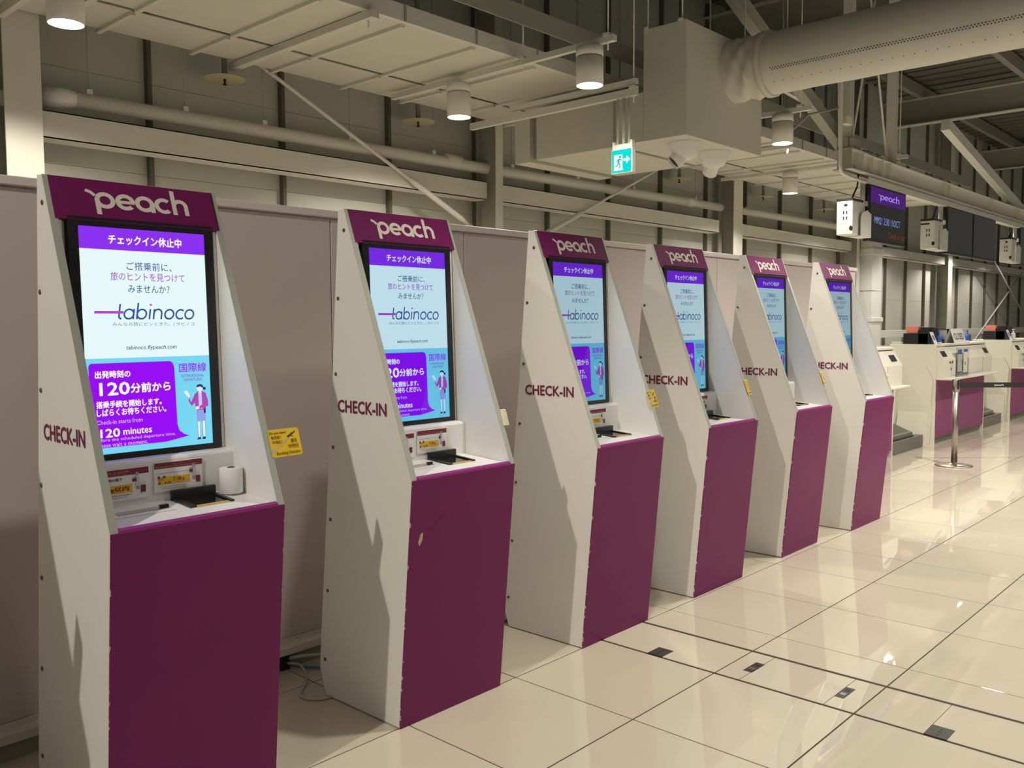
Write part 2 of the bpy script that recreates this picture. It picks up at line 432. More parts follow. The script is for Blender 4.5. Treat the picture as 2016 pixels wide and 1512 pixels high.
# ---- partition behind the kiosks
YP = 3.30
PW = obj('wall_partition', MB().box(-.6, 8.34, YP + .012, YP + .022, .12, 1.97), PART_TRIM, kind='structure')
seams = [-.6, .78, 1.58, 2.404, 3.235, 4.07, 4.93, 5.79, 6.60, 7.404, 8.05, 8.34]
for a, c in zip(seams[:-1], seams[1:]):
    obj('partition_panel', MB().box(a + .0025, c - .0025, YP, YP + .012, .135, 1.962, ch=.002), PARTITION, PW)
obj('cap_rail', MB().box(-.6, 8.35, YP - .014, YP + .024, 1.968, 2.0, ch=.004), PART_TRIM, PW)
b = MB().yz([(YP + .02, .07), (YP - .03, .07), (YP - .03, .10), (YP - .022, .108), (YP - .008, .114), (YP - .008, .134), (YP + .02, .134)], -.6, 8.35)
obj('skirting', b, PART_TRIM, PW)
obj('recessed_foot', MB().box(-.6, 8.34, YP + .002, YP + .022, 0, .07), STEELG, PW)

# ---- roof: deck, ribs, purlins
ROOFO = obj('ceiling', MB().box(-3, 36, -3, 6.75, 5.98, 6.1), ROOF, kind='structure')
rm = MB().yz([(-3, 5.955), (6.7, 5.955), (6.7, 5.98), (-3, 5.98)], -.07, .07).mesh('deck_rib', ROOF)
for k in range(96): share('deck_rib', rm, ROOFO, (-2.6 + .4 * k, 0, 0))
for y in (-1.6, 0.3, 2.2, 4.1, 5.9):
    o = obj('purlin', MB().box(-3, 36, -.05, .05, 5.70, 5.91), STEELG, ROOFO, loc=(0, y, 0))
def girder(x, label, z0, z1, y0=-3, y1=6.6, m=STEELW):
    r = thing('roof_girder', label, 'roof beam', (x, y1, z0)); L = y1 - y0
    obj('lower_flange', MB().box(-.10, .10, -L, 0, 0, .016), m, r)
    obj('web_plate', MB().box(-.006, .006, -L, 0, .016, z1 - z0 - .016), STEELG, r)
    obj('upper_flange', MB().box(-.10, .10, -L, 0, z1 - z0 - .016, z1 - z0), m, r)
    return r
girder(11.2, 'white roof girder just above the big fabric duct', 5.23, 5.70)
girder(17.9, 'deep roof girder beyond the duct, above the hanging screens', 5.22, 5.70)
girder(24.5, 'farthest roof girder at the right edge', 5.22, 5.70)

# ================================================================== OVERHEAD
# ---- panel raft
ZC = 3.49
raft = thing('ceiling_panel_raft', 'long suspended raft of white square ceiling panels above the wall pipe', 'ceiling panels', (-.667, 4.6, ZC))
pa = MB().box(.008, .659, .05, 1.065, 0, .012, ch=.003).mesh('ceiling_panel', RAFT)
pb = MB().box(.008, .659, 1.115, 1.60, 0, .012, ch=.003).mesh('ceiling_panel', RAFT)
cb = MB().box(-.016, .016, .05, 1.063, -.022, .004); cb.box(-.016, .016, 1.117, 1.64, -.022, .004); cb = cb.mesh('cross_bar', STEELW)
for k in range(26):
    if k < 25: share('ceiling_panel', pa, raft, (.667 * k, 0, 0)); share('ceiling_panel', pb, raft, (.667 * k, 0, 0))
    share('cross_bar', cb, raft, (.667 * k, 0, 0))
L = 25 * .667
obj('edge_channel', MB().box(0, L, 0, .008, 0, .11).box(0, L, .008, .05, 0, .008).box(0, L, .008, .05, .102, .11), STEELW, raft)
obj('rear_channel', MB().box(0, L, 1.585, 1.60, .012, .11), STEELW, raft)
obj('upper_channel', MB().box(0, L, -.12, -.105, .20, .34), STEELG, raft)
for k in range(26): obj('clip', MB().box(.667 * k - .03, .667 * k - .015, -.008, 0, .0, .115), STEELG, raft)
gapc = MB().box(0, L, 1.06, 1.12, .05, .06)
obj('joint_backing', gapc, BLACKM, raft)
for x in (0.9, 4.0, 7.1, 10.2, 13.3): obj('hanger_rod', MB().tube([(x, .03, .1), (x, .03, 2.2)], .006, 6), STEELG, raft)

# ---- support rails
def rail(x, y0, y1, z, label, rods=(), w=.041, h=.041):
    r = thing('support_rail', label, 'rail', (x, y0, z))
    b = MB().box(-w / 2, w / 2, 0, y1 - y0, 0, h)
    obj('channel', b, STEELW, r)
    for y in rods:
        obj('hanger_rod', MB().tube([(0, y - y0, -.05), (0, y - y0, 5.7 - z)], .006, 6), STEELW, r)
        obj('clamp', MB().box(-.03, .03, y - y0 - .025, y - y0 + .025, h, h + .02), STEELW, r)
    return r
rail(2.05, 4.3, 6.2, 3.415, 'white support rail carrying the lamp at the top left corner', (4.7,))
rail(2.35, 4.3, 6.2, 3.44, 'white support rail ending on the near column', (4.7,))
rail(3.69, 4.55, 6.28, 3.435, 'white support rail under the raft above the first two kiosks', (4.62,), .06, .05)
rail(5.06, 3.68, 6.02, 3.415, 'white support rail carrying the two lamps left of the exit sign', (3.74, 4.52))
rail(7.89, 3.55, 6.2, 3.415, 'white support rail carrying the lamp right of the plenum box', (3.66, 4.6))
rail(9.55, 4.5, 6.2, 3.44, 'white support rail under the raft near the second bright column', (4.65,))
rail(10.97, 3.75, 6.2, 3.415, 'white support rail carrying the lamp behind the overhead beam', (3.85,))
er = rail(5.74, 3.97, 5.75, 3.225, 'double white rail from which the exit sign hangs', (4.0,), .045, .055)
obj('upper_channel', MB().box(-.02, .02, 0, 1.3, .085, .125), STEELW, er)

# ---- cylinder downlights
def lamp(x, y, label, zb=3.15, power=105):
    r = thing('downlight', label, 'lamp', (x, y, zb), group='white cylinder downlights')
    R = .096
    b = MB().lathe(0, 0, [(R - .006, .03), (R - .006, 0), (R, 0), (R, .185), (R - .006, .187), (R - .006, .195), (R, .197), (R, .260), (.02, .2635)], 32, cap0=False)
    h = obj('housing', b, LAMPW, r)
    obj('seam_band', MB().lathe(0, 0, [(R - .003, .186), (R - .003, .196)], 32, cap0=False, cap1=False), STEELG, h)
    obj('lens', MB().lathe(0, 0, [(R - .008, .024), (.055, .03), (.05, .045), (0.001, .05)], 28, cap0=False), LAMPE, r)
    spot(x, y, zb + .018, power)
    return r
lamp(2.05, 5.20, 'lit white cylinder lamp at the top left, in front of the near column', power=110)
lamp(5.09, 5.24, 'lit white cylinder lamp under the raft above the second kiosk')
lamp(5.05, 3.89, 'lit white cylinder lamp left of the plenum box, above the exit sign')
lamp(7.89, 3.83, 'lit white cylinder lamp just right of the plenum box')
lamp(10.97, 5.21, 'smallest lit white cylinder lamp, under the raft beside the second bright column')

# ---- sprinklers with heat discs
for i, (x, y, lb) in enumerate(((3.65, 6.32, 'sprinkler with cream heat disc above the first kiosk'), (5.63, 6.34, 'sprinkler with cream heat disc left of the second lamp'),
        (10.2, 6.38, 'sprinkler with cream heat disc right of the exit sign'), (12.5, 6.36, 'sprinkler with cream heat disc beside the smallest lamp'), (14.6, 6.33, 'sprinkler with cream heat disc behind the first hanging screen'))):
    r = thing('sprinkler', lb, 'sprinkler', (x, y, 3.37), group='sprinklers under the roof')
    obj('heat_disc', MB().lathe(0, 0, [(.155, 0), (.155, .004), (.03, .012)], 32), DISC, r)
    obj('sprinkler_head', MB().lathe(0, 0, [(.012, -.045), (.02, -.04), (.006, -.03), (.012, 0)], 10), BLACKM, r)
    obj('drop_pipe', MB().lathe(0, 0, [(.022, .01), (.022, 2.3)], 10), STEELG, r)

# ---- white pipe on the wall
r = thing('service_pipe', 'long white lagged pipe running along the back wall', 'pipe', (2.45, 6.38, 3.03))
obj('pipe_run', MB().tube([(.05, 0, 0), (4.6, 0, .035), (8.83, 0, .075)], .055, 16), STEELW, r)
obj('pipe_run', MB().tube([(9.2, 0, .08), (16, 0, .14)], .052, 16), STEELW, r)
obj('elbow', MB().tube([(.10, 0, 0), (.02, .0, .0), (-.05, .02, -.01), (-.09, .1, -.02)], [.056, .066, .068, .055], 16), WHITE, r)
obj('elbow_flange', MB().tube([(-.42, .06, -.06), (-.08, .06, -.03)], .05, 14), STEELW, r)
for x in (3.55, 7.9): obj('coupling', MB().tube([(x, 0, .03 + x * .005), (x + .2, 0, .031 + x * .005)], .063, 16), STEELW, r)
for x in (.2, .9, 1.57, 2.42, 3.4, 4.5, 5.6, 6.7, 8.15, 9.6, 10.8, 12.5):
    h = obj('hanger', MB().tube([(x, 0, .05), (x, 0, 2.4)], .004, 6), STEELG, r)
    obj('hanger_clip', MB().box(x - .02, x + .02, -.02, .02, .05 + x * .008, .085 + x * .008), STEELW, h)

# ---- tie rods (cross bracing)
def rod(a, b, label, t0=None, t1=None, rr=.016):
    A, B = Vector(a), Vector(b)
    r = thing('brace_rod', label, 'brace', a)
    obj('rod', MB().tube([(0, 0, 0), tuple(B - A)], rr, 10), STEELW, r)
    if t0 is not None:
        obj('turnbuckle', MB().tube([tuple((B - A) * t0), tuple((B - A) * (t0 + .02)), tuple((B - A) * (t1 - .02)), tuple((B - A) * t1)], [rr * 1.1, rr * 1.7, rr * 1.7, rr * 1.1], 10), STEELW, r)
rod((2.35, 6.262, 4.25), (6.52, 6.262, 2.32), 'slanting white tie rod falling toward the second kiosk', .74, .92)
rod((6.65, 6.262, 2.15), (11.3, 6.262, 4.18), 'slanting white tie rod rising above the third kiosk', .12, .30)
rod((20.98, 6.19, .30), (26.6, 6.10, 2.79), 'slanting white tie rod rising behind the desk with the closed sign', .2, .3)
rod((23.0, 6.05, 3.27), (26.6, 6.10, 1.79), 'slanting white tie rod falling behind the paired dark screens')

# ---- plenum box, box duct and fabric duct
pl = thing('air_plenum', 'big white box plenum with a box duct behind it, above the exit sign', 'air duct', (6.0, 3.7, 2.93))
obj('casing', MB().box(0, 1.22, 0, .39, 0, .865, ch=.004), DUCT, pl)
obj('duct_section', MB().box(0, 1.22, .39, .66, .005, .385), DUCT, pl)
obj('duct_section', MB().box(.004, 1.216, .675, 1.51, .0, .38), DUCT, pl)
obj('duct_neck', MB().box(.05, 1.17, 1.51, 1.59, .02, .36), STEELG, pl)
obj('duct_section', MB().box(0, 1.22, 1.585, 1.76, -.01, .38), DUCT, pl)
obj('flange', MB().box(-.004, 1.224, .655, .68, -.006, .39), STEELG, pl)
for x, y in ((.02, .05), (1.0, .05), (.02, .36)):
    obj('hanger_rod', MB().tube([(x, y, .86), (x, y, 2.8)], .006, 6), STEELW, pl)
    obj('hanger_bracket', MB().box(x - .03, x + .03, y - .02, y + .02, .862, .88), STEELW, pl)
for x, y, rz in ((.27, .17, 140), (.77, .20, 50)):
    b = MB().lathe(x, y, [(.135, 0), (.137, -.01), (.125, -.02), (.118, -.06), (.085, -.115), (.03, -.14), (.001, -.142)], 24, cap0=False, cap1=False)
    nz = obj('air_nozzle', b, WHITE, pl)
    d = Vector((math.cos(math.radians(rz)), math.sin(math.radians(rz)), -.9)).normalized()
    p = Vector((x, y, -.07))
    obj('nozzle_throat', MB().tube([p + d * .04, p + d * .135], .062, 18, caps=False), WHITE, nz)
    obj('nozzle_opening', MB().tube([p + d * .11, p + d * .115], .060, 18), BLACKM, nz)
fd = thing('fabric_duct', 'huge round fabric air duct crossing the top right corner', 'air duct', (6.75, 3.70, 3.55))
R_ = []
for j in range(15):
    y = -.30 * j / 14; ring = []
    for k in range(48):
        a = 2 * PI * k / 48
        f = math.sin(PI * j / 14)
        r_ = .25 + .012 * f * math.sin(5 * a + j * .9) + .010 * f * math.sin(9 * a - j * 1.3) - .012 * f
        ring.append((r_ * math.cos(a), y, r_ * math.sin(a)))
    R_.append(ring)
obj('cloth_collar', MB().rings(R_, cap0=False, cap1=False), DUCT, fd)
def ringtube(ys, r, n=48):
    return MB().rings([[(rr * math.cos(2 * PI * k / n), y, rr * math.sin(2 * PI * k / n)) for k in range(n)] for y, rr in ys], cap0=False, cap1=False)
obj('collar_band', ringtube([(-.285, .25), (-.285, .257), (-.335, .257), (-.335, .236)], .25), DUCT, fd)
obj('duct_tube', ringtube([(-.32 - .15 * k, .237 + .0015 * math.sin(k * 1.7)) for k in range(36)], .237), DUCT, fd)
b = MB()
for row, (ang, st, dd) in enumerate(((203, .022, .0042), (206.5, .022, .0042), (231, .075, .0035))):
    a = math.radians(ang); y = -.42 - (.011 if row == 1 else 0)
    while y > -2.9:
        u = Vector((-math.sin(a), 0, math.cos(a))); c = Vector((math.cos(a) * .2395, y, math.sin(a) * .2395))
        b.add([c + u * dd + Vector((0, dd, 0)), c + u * dd - Vector((0, dd, 0)), c - u * dd - Vector((0, dd, 0)), c - u * dd + Vector((0, dd, 0))], [(0, 1, 2, 3)])
        y -= st
obj('perforation_row', b, BLACKM, fd, kind='stuff')
for y in (-.45, -1.9, -3.4): obj('hanger_rod', MB().tube([(0, y, .23), (0, y, 2.2)], .006, 6), STEELW, fd)

# ---- exit sign
ex = thing('exit_sign', 'lit green exit sign with running figure and right arrow', 'sign', (5.715, 4.19, 2.652))
obj('box', MB().box(.002, .05, -.195, .0, 0, .185, ch=.003), STEELW, ex)
EXM = emis_mat('exit_sign_glow', 1.0)
fx = lambda a, b, d=0: (-.0005 - d, -a, b)
g = MB(); g.keep = True
g.flat([(.006, .006), (.188, .006), (.188, .179), (.006, .179)], lambda a, b: fx(a, b), (0.0, .78, .70))
gp = MB(); gp.keep = True; w = (1.0, 1.0, .95); gc = (0.0, .55, .50)
f1 = lambda a, b: fx(a, b, .0008); f2 = lambda a, b: fx(a, b, .0014)
gp.flat([(.028, .036), (.108, .036), (.108, .142), (.028, .142)], f1, w)
gp.flat([(.022, .022), (.115, .022), (.108, .04), (.028, .04)], f1, w)
gp.flat([(.115, .090), (.148, .090), (.148, .108), (.115, .108)], f1, w)
gp.flat([(.142, .068), (.182, .099), (.142, .130)], f1, w)
for poly in ([(.060, .075), (.076, .078), (.084, .108), (.068, .112)], [(.066, .078), (.052, .060), (.040, .058), (.040, .050), (.056, .052), (.074, .074)],
             [(.070, .078), (.080, .058), (.076, .036), (.084, .036), (.090, .060), (.078, .080)], [(.074, .108), (.092, .096), (.104, .100), (.102, .106), (.094, .103), (.078, .114)],
             [(.068, .110), (.054, .100), (.052, .084), (.058, .084), (.062, .096), (.072, .104)]): gp.flat(poly, f2, gc)
gp.flat(arc(.084, .124, .010, 0, 340, 12), f2, gc)
fo = obj('lit_panel', g, EXM, ex); obj('pictogram', gp, EXM, fo)
obj('bracket', MB().box(.008, .04, -.17, -.025, .185, .222).box(.008, .04, -.025, -.005, .185, .245).box(.008, .04, -.19, -.17, .185, .245), STEELW, ex)
for y in (-.045, -.15): obj('stem', MB().tube([(.025, y, .2), (.025, y, .571)], .009, 8), STEELW, ex)
obj('stem', MB().tube([(.025, -.10, .2), (.025, -.10, .571)], .013, 8), STEELW, ex)

# ---- overhead beam with posts, braces, conduits
ga = thing('overhead_beam', 'white double-channel beam over the check-in desks carrying the screens', 'steel beam', (8.69, 3.5, 2.985))
Lg = 14.0
obj('front_channel', MB().box(0, Lg, .055, .062, 0, .19).box(0, Lg, 0, .055, 0, .008).box(0, Lg, 0, .055, .182, .19), STEELW, ga)
obj('rear_channel', MB().box(0, Lg, .13, .137, 0, .19).box(0, Lg, .137, .19, 0, .008).box(0, Lg, .137, .19, .182, .19), STEELG, ga)
obj('end_plate', MB().box(-.008, 0, 0, .14, 0, .19), STEELG, ga)
for x in (.18, .30, .55, .83, 1.05, 2.9, 3.05, 4.9, 6.2, 6.35, 8.2, 10, 11.5): obj('stiffener', MB().box(x - .003, x + .003, 0, .055, .008, .182), STEELW, ga)
obj('splice_plate', MB().box(.95, 1.25, .048, .055, .01, .18), STEELW, ga)
obj('splice_plate', MB().box(3.0, 3.5, .048, .055, .01, .18), STEELW, ga)
obj('cable_tray', MB().box(.45, Lg, .01, .09, -.095, -.055).box(.45, Lg, .0, .01, -.095, -.03), STEELW, ga)
obj('base_flange', MB().box(-.02, .42, -.01, .15, .19, .20).box(-.0, .006, -.01, .15, .19, .30).box(-.0, .3, .03, .036, .19, .31), STEELG, ga)
for x in (.07, 1.26): 
    pz = obj('hanger_post', MB().box(x, x + .012, .05, .14, .19, 2.75).box(x + .07, x + .082, .05, .14, .19, 2.75).box(x + .012, x + .07, .09, .10, .19, 2.75), STEELW, ga)
for a, b_ in (((.22, .09, .30), (1.05, .09, 2.7)), ((1.22, .11, .24), (.36, .11, 2.7))): obj('cross_rod', MB().tube([a, b_], .011, 8), STEELW, ga)
obj('gusset', MB().xz([(.17, .19), (.26, .19), (.23, .34), (.20, .34)], .085, .095), STEELW, ga)
obj('gusset', MB().xz([(1.16, .19), (1.27, .19), (1.23, .36)], .105, .115), STEELW, ga)
obj('diagonal_strut', MB().bar((-1.9, .35, 1.35), (.62, .22, .16), .10, .12), STEELG, ga)
obj('diagonal_strut', MB().bar((-1.2, .75, 1.0), (-.12, .28, .62), .05, .10), STEELW, ga)
obj('diagonal_strut', MB().bar((3.1, .10, .92), (6.9, .10, .18), .10, .13), STEELW, ga)
obj('diagonal_strut', MB().bar((10.1, .10, .95), (13.2, .10, .18), .10, .13), STEELW, ga)
obj('conduit', MB().tube([(-1.0, .2, .92), (-.42, .08, .90), (-.25, .05, .86), (-.20, .03, .76), (-.20, .03, .0), (-.19, .02, -.06), (-.12, -.01, -.09), (.3, -.02, -.10)], .017, 10), STEELW, ga)
obj('conduit', MB().tube([(-.8, .26, .94), (-.3, .12, .90), (-.16, .07, .82), (-.14, .06, .2)], .017, 10), STEELW, ga)
obj('junction_box', MB().box(-.16, -.03, -.01, .05, .40, .48, ch=.004), STEELW, ga)
obj('conduit', MB().tube([(-.65, .35, .1), (-.63, .33, .30), (-.5, .22, .46), (-.2, .06, .55)], .012, 8), STEELG, ga)
for x, l in ((.50, .16), (.72, .14), (2.45, .22), (2.75, .2), (5.8, .2)):
    obj('cable_clamp', MB().box(x, x + l, .01, .12, .19, .215).box(x + .02, x + .05, .03, .08, .215, .25).box(x + l - .05, x + l - .02, .03, .08, .215, .245), STEELG, ga)
for x in (.60, .92, 2.6, 4.4, 7.0): obj('bracket_plate', MB().box(x, x + .16, .056, .1, .05, .15), BOXW, ga)

# ---- hanging screens
def tv(x, label, z0=2.315, art=None, w=1.05, h=.575, y=3.5):
    r = thing('hanging_screen', label, 'screen', (x, y, z0), group='flight screens under the overhead beam')
    obj('frame', MB().box(0, w, 0, .06, 0, h, ch=.006), BLACK, r)
    s = obj('display', MB().box(.025, w - .025, -.003, .01, .03, h - .02), GLASSB, r)
    obj('mount', MB().box(.25, w - .25, .06, .10, .12, h - .1), BLACKM, r)
    obj('drop_arm', MB().box(w / 2 - .03, w / 2 + .03, .10, .16, .2, .60), STEELW, r)
    for zz in (.24, .40): obj('side_clip', MB().box(-.012, .0, .015, .05, zz - .05, zz), BOXW, r)
    if art: art(s)
    return r
TVM = emis_mat('flight_screen_glow', 1.0)
def tvart(s):
    b = MB(); b.keep = True; f = lambda a, c: (a, -.0045, c); f2 = lambda a, c: (a, -.0055, c)
    b.flat([(.03, .395), (1.015, .395), (1.015, .552), (.03, .552)], f, lin(72, 28, 108)); obj('purple_band', b, TVM, s)
    b = MB(); airline_word(b, .24, .83, .425, .515, f2, lin(150, 130, 225)); obj('word_mark', b, TVM, s)
    b = MB(); text(b, 'MM21 2:30 11OCT', .14, .87, .19, .262, f2, lin(125, 145, 200)); obj('flight_lettering', b, TVM, s)
    b = MB(); text(b, 'Check in sto', .53, 1.005, .062, .125, f2, lin(120, 62, 30)); obj('status_lettering', b, TVM, s)
tv(9.15, 'hanging flight screen with a purple band and one flight line', art=tvart)
tv(11.62, 'left one of the paired dark hanging screens', z0=2.325)
tv(12.69, 'right one of the paired dark hanging screens', z0=2.325)
tv(15.05, 'dark hanging screen cut by the right edge of the picture', z0=2.335)
def device(x, label, z=2.355, first=True):
    r = thing('white_device', label, 'device', (x, 3.5, z), group='white devices beside the hanging screens')
    b_ = obj('casing', MB().box(0, .26, .0, .16, 0, .33, ch=.005), BOXW, r)
    obj('lid', MB().box(-.004, .264, -.004, .164, .33, .352, ch=.004), BLACK, r)
    b = MB()
    if first: b.box(-.003, .002, .055, .085, .275, .30)
    else: b.box(-.003, .002, .06, .158, .285, .302)
    for z_ in (.20, .145):
        for y_ in (.055, .085): b.box(-.003, .002, y_, y_ + .010, z_, z_ + .032)
    obj('port', b, BLACK, b_)
    obj('lens_opening', MB().prism(arc(.015, .06, .017, 0, 345, 16, .024), lambda a, c, d: (d, a, c), -.004, .002), BLACK, b_)
    obj('bracket_plate', MB().xz([(.14, .0), (.40, 0), (.40, .22), (.30, .255), (.17, .22), (.14, .18)], -.03, -.022), BOXW, r)
    obj('bracket_plate', MB().box(.14, .40, -.03, .10, -.012, 0), BOXW, r)
    obj('pole', MB().tube([(.37, .05, .0), (.37, .05, .525)], .024, 12), STEELW, r)
    obj('cable', MB().tube([(.2, .1, .35), (.24, .09, .42), (.30, .08, .50), (.30, .07, .62)], .009, 6), BLACK, r)
    return r
device(8.74, 'white device box with black lid left of the lit flight screen')
device(11.18, 'white device box with black lid left of the paired dark screens', 2.36, False)
device(14.6, 'white device box with black lid right of the paired dark screens', 2.37)

# ================================================================== CHECK-IN KIOSKS
KW = .5406
KS = [1.004, 2.077, 3.176, 4.178, 5.282, 6.305]
KO = [-.023, -.012, -.007, .011, .034, -.003]
KT = [.3689, .0942, .6662, .0478, .5175, -.0867]
SL = .369 / .993                      # slope of the kiosk's raked front edge
def rake(z, d=0.0):                   # y on the raked plane at height z, d metres out of it
    n = math.hypot(1, SL)
    return (z - .937) * SL - d / n * 1.0
def shear(mb):
    mb.v = [(x, y + (z - 1.095) * .0347, z) for x, y, z in mb.v]; return mb
SX, SZ, SWD, SH = .076, 1.112, .396, .676
def scr(d):
    return lambda a, b: (SX + a, .297 + (SZ + b - 1.095) * .0347 - d, SZ + b)
def sq(u0, u1, v0, v1): return (u0 * SWD, u1 * SWD, (1 - v1) * SH, (1 - v0) * SH)
C_PUR = lin(138, 45, 240); C_PU2 = lin(150, 0, 245); C_WHT = lin(228, 248, 250); C_CYA = lin(118, 214, 240)
C_NAVY = lin(52, 84, 150); C_PINK = lin(180, 70, 190); C_TXT = (1, 1, 1)

def screen_parts(disp, M):
    b = MB(); b.keep = True; f = scr(.0)
    R = lambda u0, u1, v0, v1, fn, c, mb=b: mb.flat([(u0 * SWD, (1 - v1) * SH), (u1 * SWD, (1 - v1) * SH), (u1 * SWD, (1 - v0) * SH), (u0 * SWD, (1 - v0) * SH)], fn, c)
    R(0, 1, .097, .577, f, C_WHT); R(0, 1, .577, 1, f, C_CYA); R(0, 1, 0, .097, f, C_PUR)
    obj('screen', b, M, disp)
    b = MB(); b.keep = True; f = scr(.0006)
    X = lambda u: u * SWD
    Y = lambda v: (1 - v) * SH
    pts = [(X(.024), Y(.972)), (X(.60), Y(.972)), (X(.80), Y(.953)), (X(.755), Y(.944)), (X(.715), Y(.925)), (X(.70), Y(.895)), (X(.695), Y(.63)), (X(.688), Y(.612)), (X(.675), Y(.602)), (X(.655), Y(.598)), (X(.045), Y(.598)), (X(.030), Y(.603)), (X(.024), Y(.614))]
    b.flat(pts, f, C_PU2)
    obj('message_panel', b, M, disp)
    b = MB(); f = scr(.0012)
    def T(s, u0, u1, v0, v1, c, bold=0.0, sh=0.0): 
        a = sq(u0, u1, v0, v1); obj('text_line', text(MB(), s, a[0], a[1], a[2], a[3], f, c, bold, sh), M, disp)
    T('チェックイン休止中', .22, .80, .030, .071, C_TXT, .022)
    T('ご搭乗前に、', .35, .71, .147, .184, lin(62, 96, 150), .006)
    T('旅のヒントを見つけて', .222, .815, .194, .232, lin(168, 90, 190), .006)
    T('みませんか？', .352, .685, .250, .285, lin(62, 96, 150), .006)
    T('みんなの旅にピンときた。| タビノコ', .22, .88, .417, .437, lin(80, 105, 150))
    T('tabinoco.flypeach.com', .316, .722, .522, .546, lin(62, 90, 130), .008, .18)
    T('出発時刻の', .07, .337, .632, .664, C_TXT, .025)
    T('120', .10, .325, .685, .740, C_TXT, .03)
    T('分前から', .335, .655, .692, .735, C_TXT, .025)
    T('搭乗手続を開始します。', .07, .575, .766, .796, C_TXT, .022)
    T('しばらくお待ちください。', .07, .61, .801, .832, C_TXT, .022)
    T('Check-in starts from', .065, .415, .849, .868, lin(225, 190, 255))
    T('120', .09, .235, .889, .926, C_TXT, .03)
    T('minutes', .262, .485, .892, .921, C_TXT, .015)
    T('before the scheduled departure time.', .05, .68, .930, .948, lin(225, 190, 255))
    T('Please wait a moment.', .055, .45, .951, .969, lin(225, 190, 255))
    T('国際線', .735, .968, .611, .653, C_PU2, .012)
    T('INTERNATIONAL', .75, .945, .664, .677, lin(130, 80, 200), .01)
    T('DEPARTURES', .77, .928, .683, .696, lin(130, 80, 200), .01)
    # the big travel word with a long bar through its first letter
    b = MB(); b.keep = True
    x0, x1, y0, y1 = sq(.243, .883, .343, .405); 
    wgl = (x1 - x0) / 7.78
    sh = .17
    h = y1 - y0
    def g(x, y): return f(x0 + x * wgl + (y * sh) * .9 * wgl, y0 + y * wgl * 1.0)
    sw = .165
    st = lambda p, closed=False: stroke(b, p, sw, g, C_NAVY, closed)
    st([(.30, 1.42), (.30, .30)] + arc(.52, .30, .22, 180, 280, 8)); 
    st(arc(1.22, .5, .44, 0, 360, 30), True); st([(1.66, .02), (1.66, .98)])
    st([(2.0, 1.55), (2.0, .02)]); st(arc(2.44, .5, .44, 0, 360, 30), True)
    st([(3.22, .98), (3.22, .02)]); b.flat(arc(3.22, 1.38, .11, 0, 345, 14), g, C_PINK)
    st([(3.62, .98), (3.62, .02)]); st(arc(4.0, .58, .38, 180, 0, 16) + [(4.38, .02)])
    st(arc(5.15, .5, .44, 0, 360, 30), True)
    st(arc(6.28, .5, .44, 48, 312, 24))
    st(arc(7.2, .5, .44, 0, 360, 30), True)
    a = sq(.085, .305, .3675, .3795)
    b.flat([(a[0], a[2]), (a[1], a[2]), (a[1] + .002, a[3]), (a[0] + .002, a[3])], scr(.0018), C_PINK)
    obj('word_mark', b, M, disp)
    # drawn attendant
    b = MB(); b.keep = True
    cx, cy0, hh = .905 * SWD, (1 - .977) * SH, .262 * SH
    k = [0]
    def g2(poly, c):
        k[0] += 1
        b.flat([(cx + x * hh, cy0 + y * hh) for x, y in poly], scr(.0008 + .00005 * k[0]), c)
    skin = lin(222, 240, 250); mag = lin(178, 62, 178); nav = lin(40, 40, 95); skirt = lin(142, 160, 225)
    for sx in (-.045, .05):
        g2([(sx - .030, .03), (sx + .026, .03), (sx + .036, .36), (sx - .036, .36)], lin(90, 120, 190)); g2([(sx - .022, .03), (sx + .018, .03), (sx + .027, .36), (sx - .028, .36)], skin)
        g2([(sx - .05, 0), (sx + .022, 0), (sx + .026, .04), (sx - .026, .045)], nav)
    g2([(-.085, .33), (.085, .33), (.10, .56), (-.09, .56)], skirt)
    g2([(-.10, .54), (.10, .54), (.115, .84), (.03, .88), (-.05, .88), (-.115, .82)], mag)
    g2([(-.035, .56), (.03, .56), (.03, .87), (-.035, .87)], lin(190, 205, 240))
    g2([(-.10, .84), (-.13, .78), (-.20, .66), (-.17, .62), (-.09, .70)], mag); g2([(-.20, .66), (-.235, .72), (-.21, .78), (-.185, .68)], mag)
    g2([(-.225, .77), (-.30, .86), (-.31, .90), (-.24, .895), (-.195, .80)], skin)
    g2([(.11, .83), (.15, .70), (.15, .60), (.05, .58), (-.03, .56), (-.03, .60), (.08, .66)], mag); g2([(-.03, .56), (-.10, .545), (-.10, .60), (-.03, .61)], skin)
    g2([(.06, .46), (.10, .49), (.09, .56), (.05, .55)], nav)
    g2([(-.025, .85), (.02, .85), (.02, .90), (-.025, .90)], skin)
    g2(arc(-.005, .935, .058, 0, 345, 16, .062), skin)
    g2([(-.075, .95), (-.06, .99), (.0, 1.01), (.055, .99), (.07, .93), (.05, .94), (.0, .965)], nav); g2(arc(.085, .925, .03, 0, 330, 10), nav)
    for sx in (-.022, .018): g2(arc(sx, .935, .006, 0, 300, 6), nav)
    g2([(-.015, .905), (.012, .905), (.0, .900)], mag)
    obj('attendant_drawing', b, M, disp)

SCREENS = [emis_mat('kiosk_display_glow', 1.0), emis_mat('kiosk_display_slant_soft', .80, (.82, .95, 1.06)), emis_mat('kiosk_display_slant_dim', .56, (.80, .97, 1.08)),  # dimmer, bluer copies: fall-off at slanted viewing put into the glow
           emis_mat('kiosk_display_slant_faint', .60, (.82, .97, 1.06)), emis_mat('kiosk_display_slant_low', .50, (.80, .97, 1.05)), emis_mat('kiosk_display_slant_lowest', .42, (.82, .97, 1.08))]
SCREENS.append(SCREENS[0])

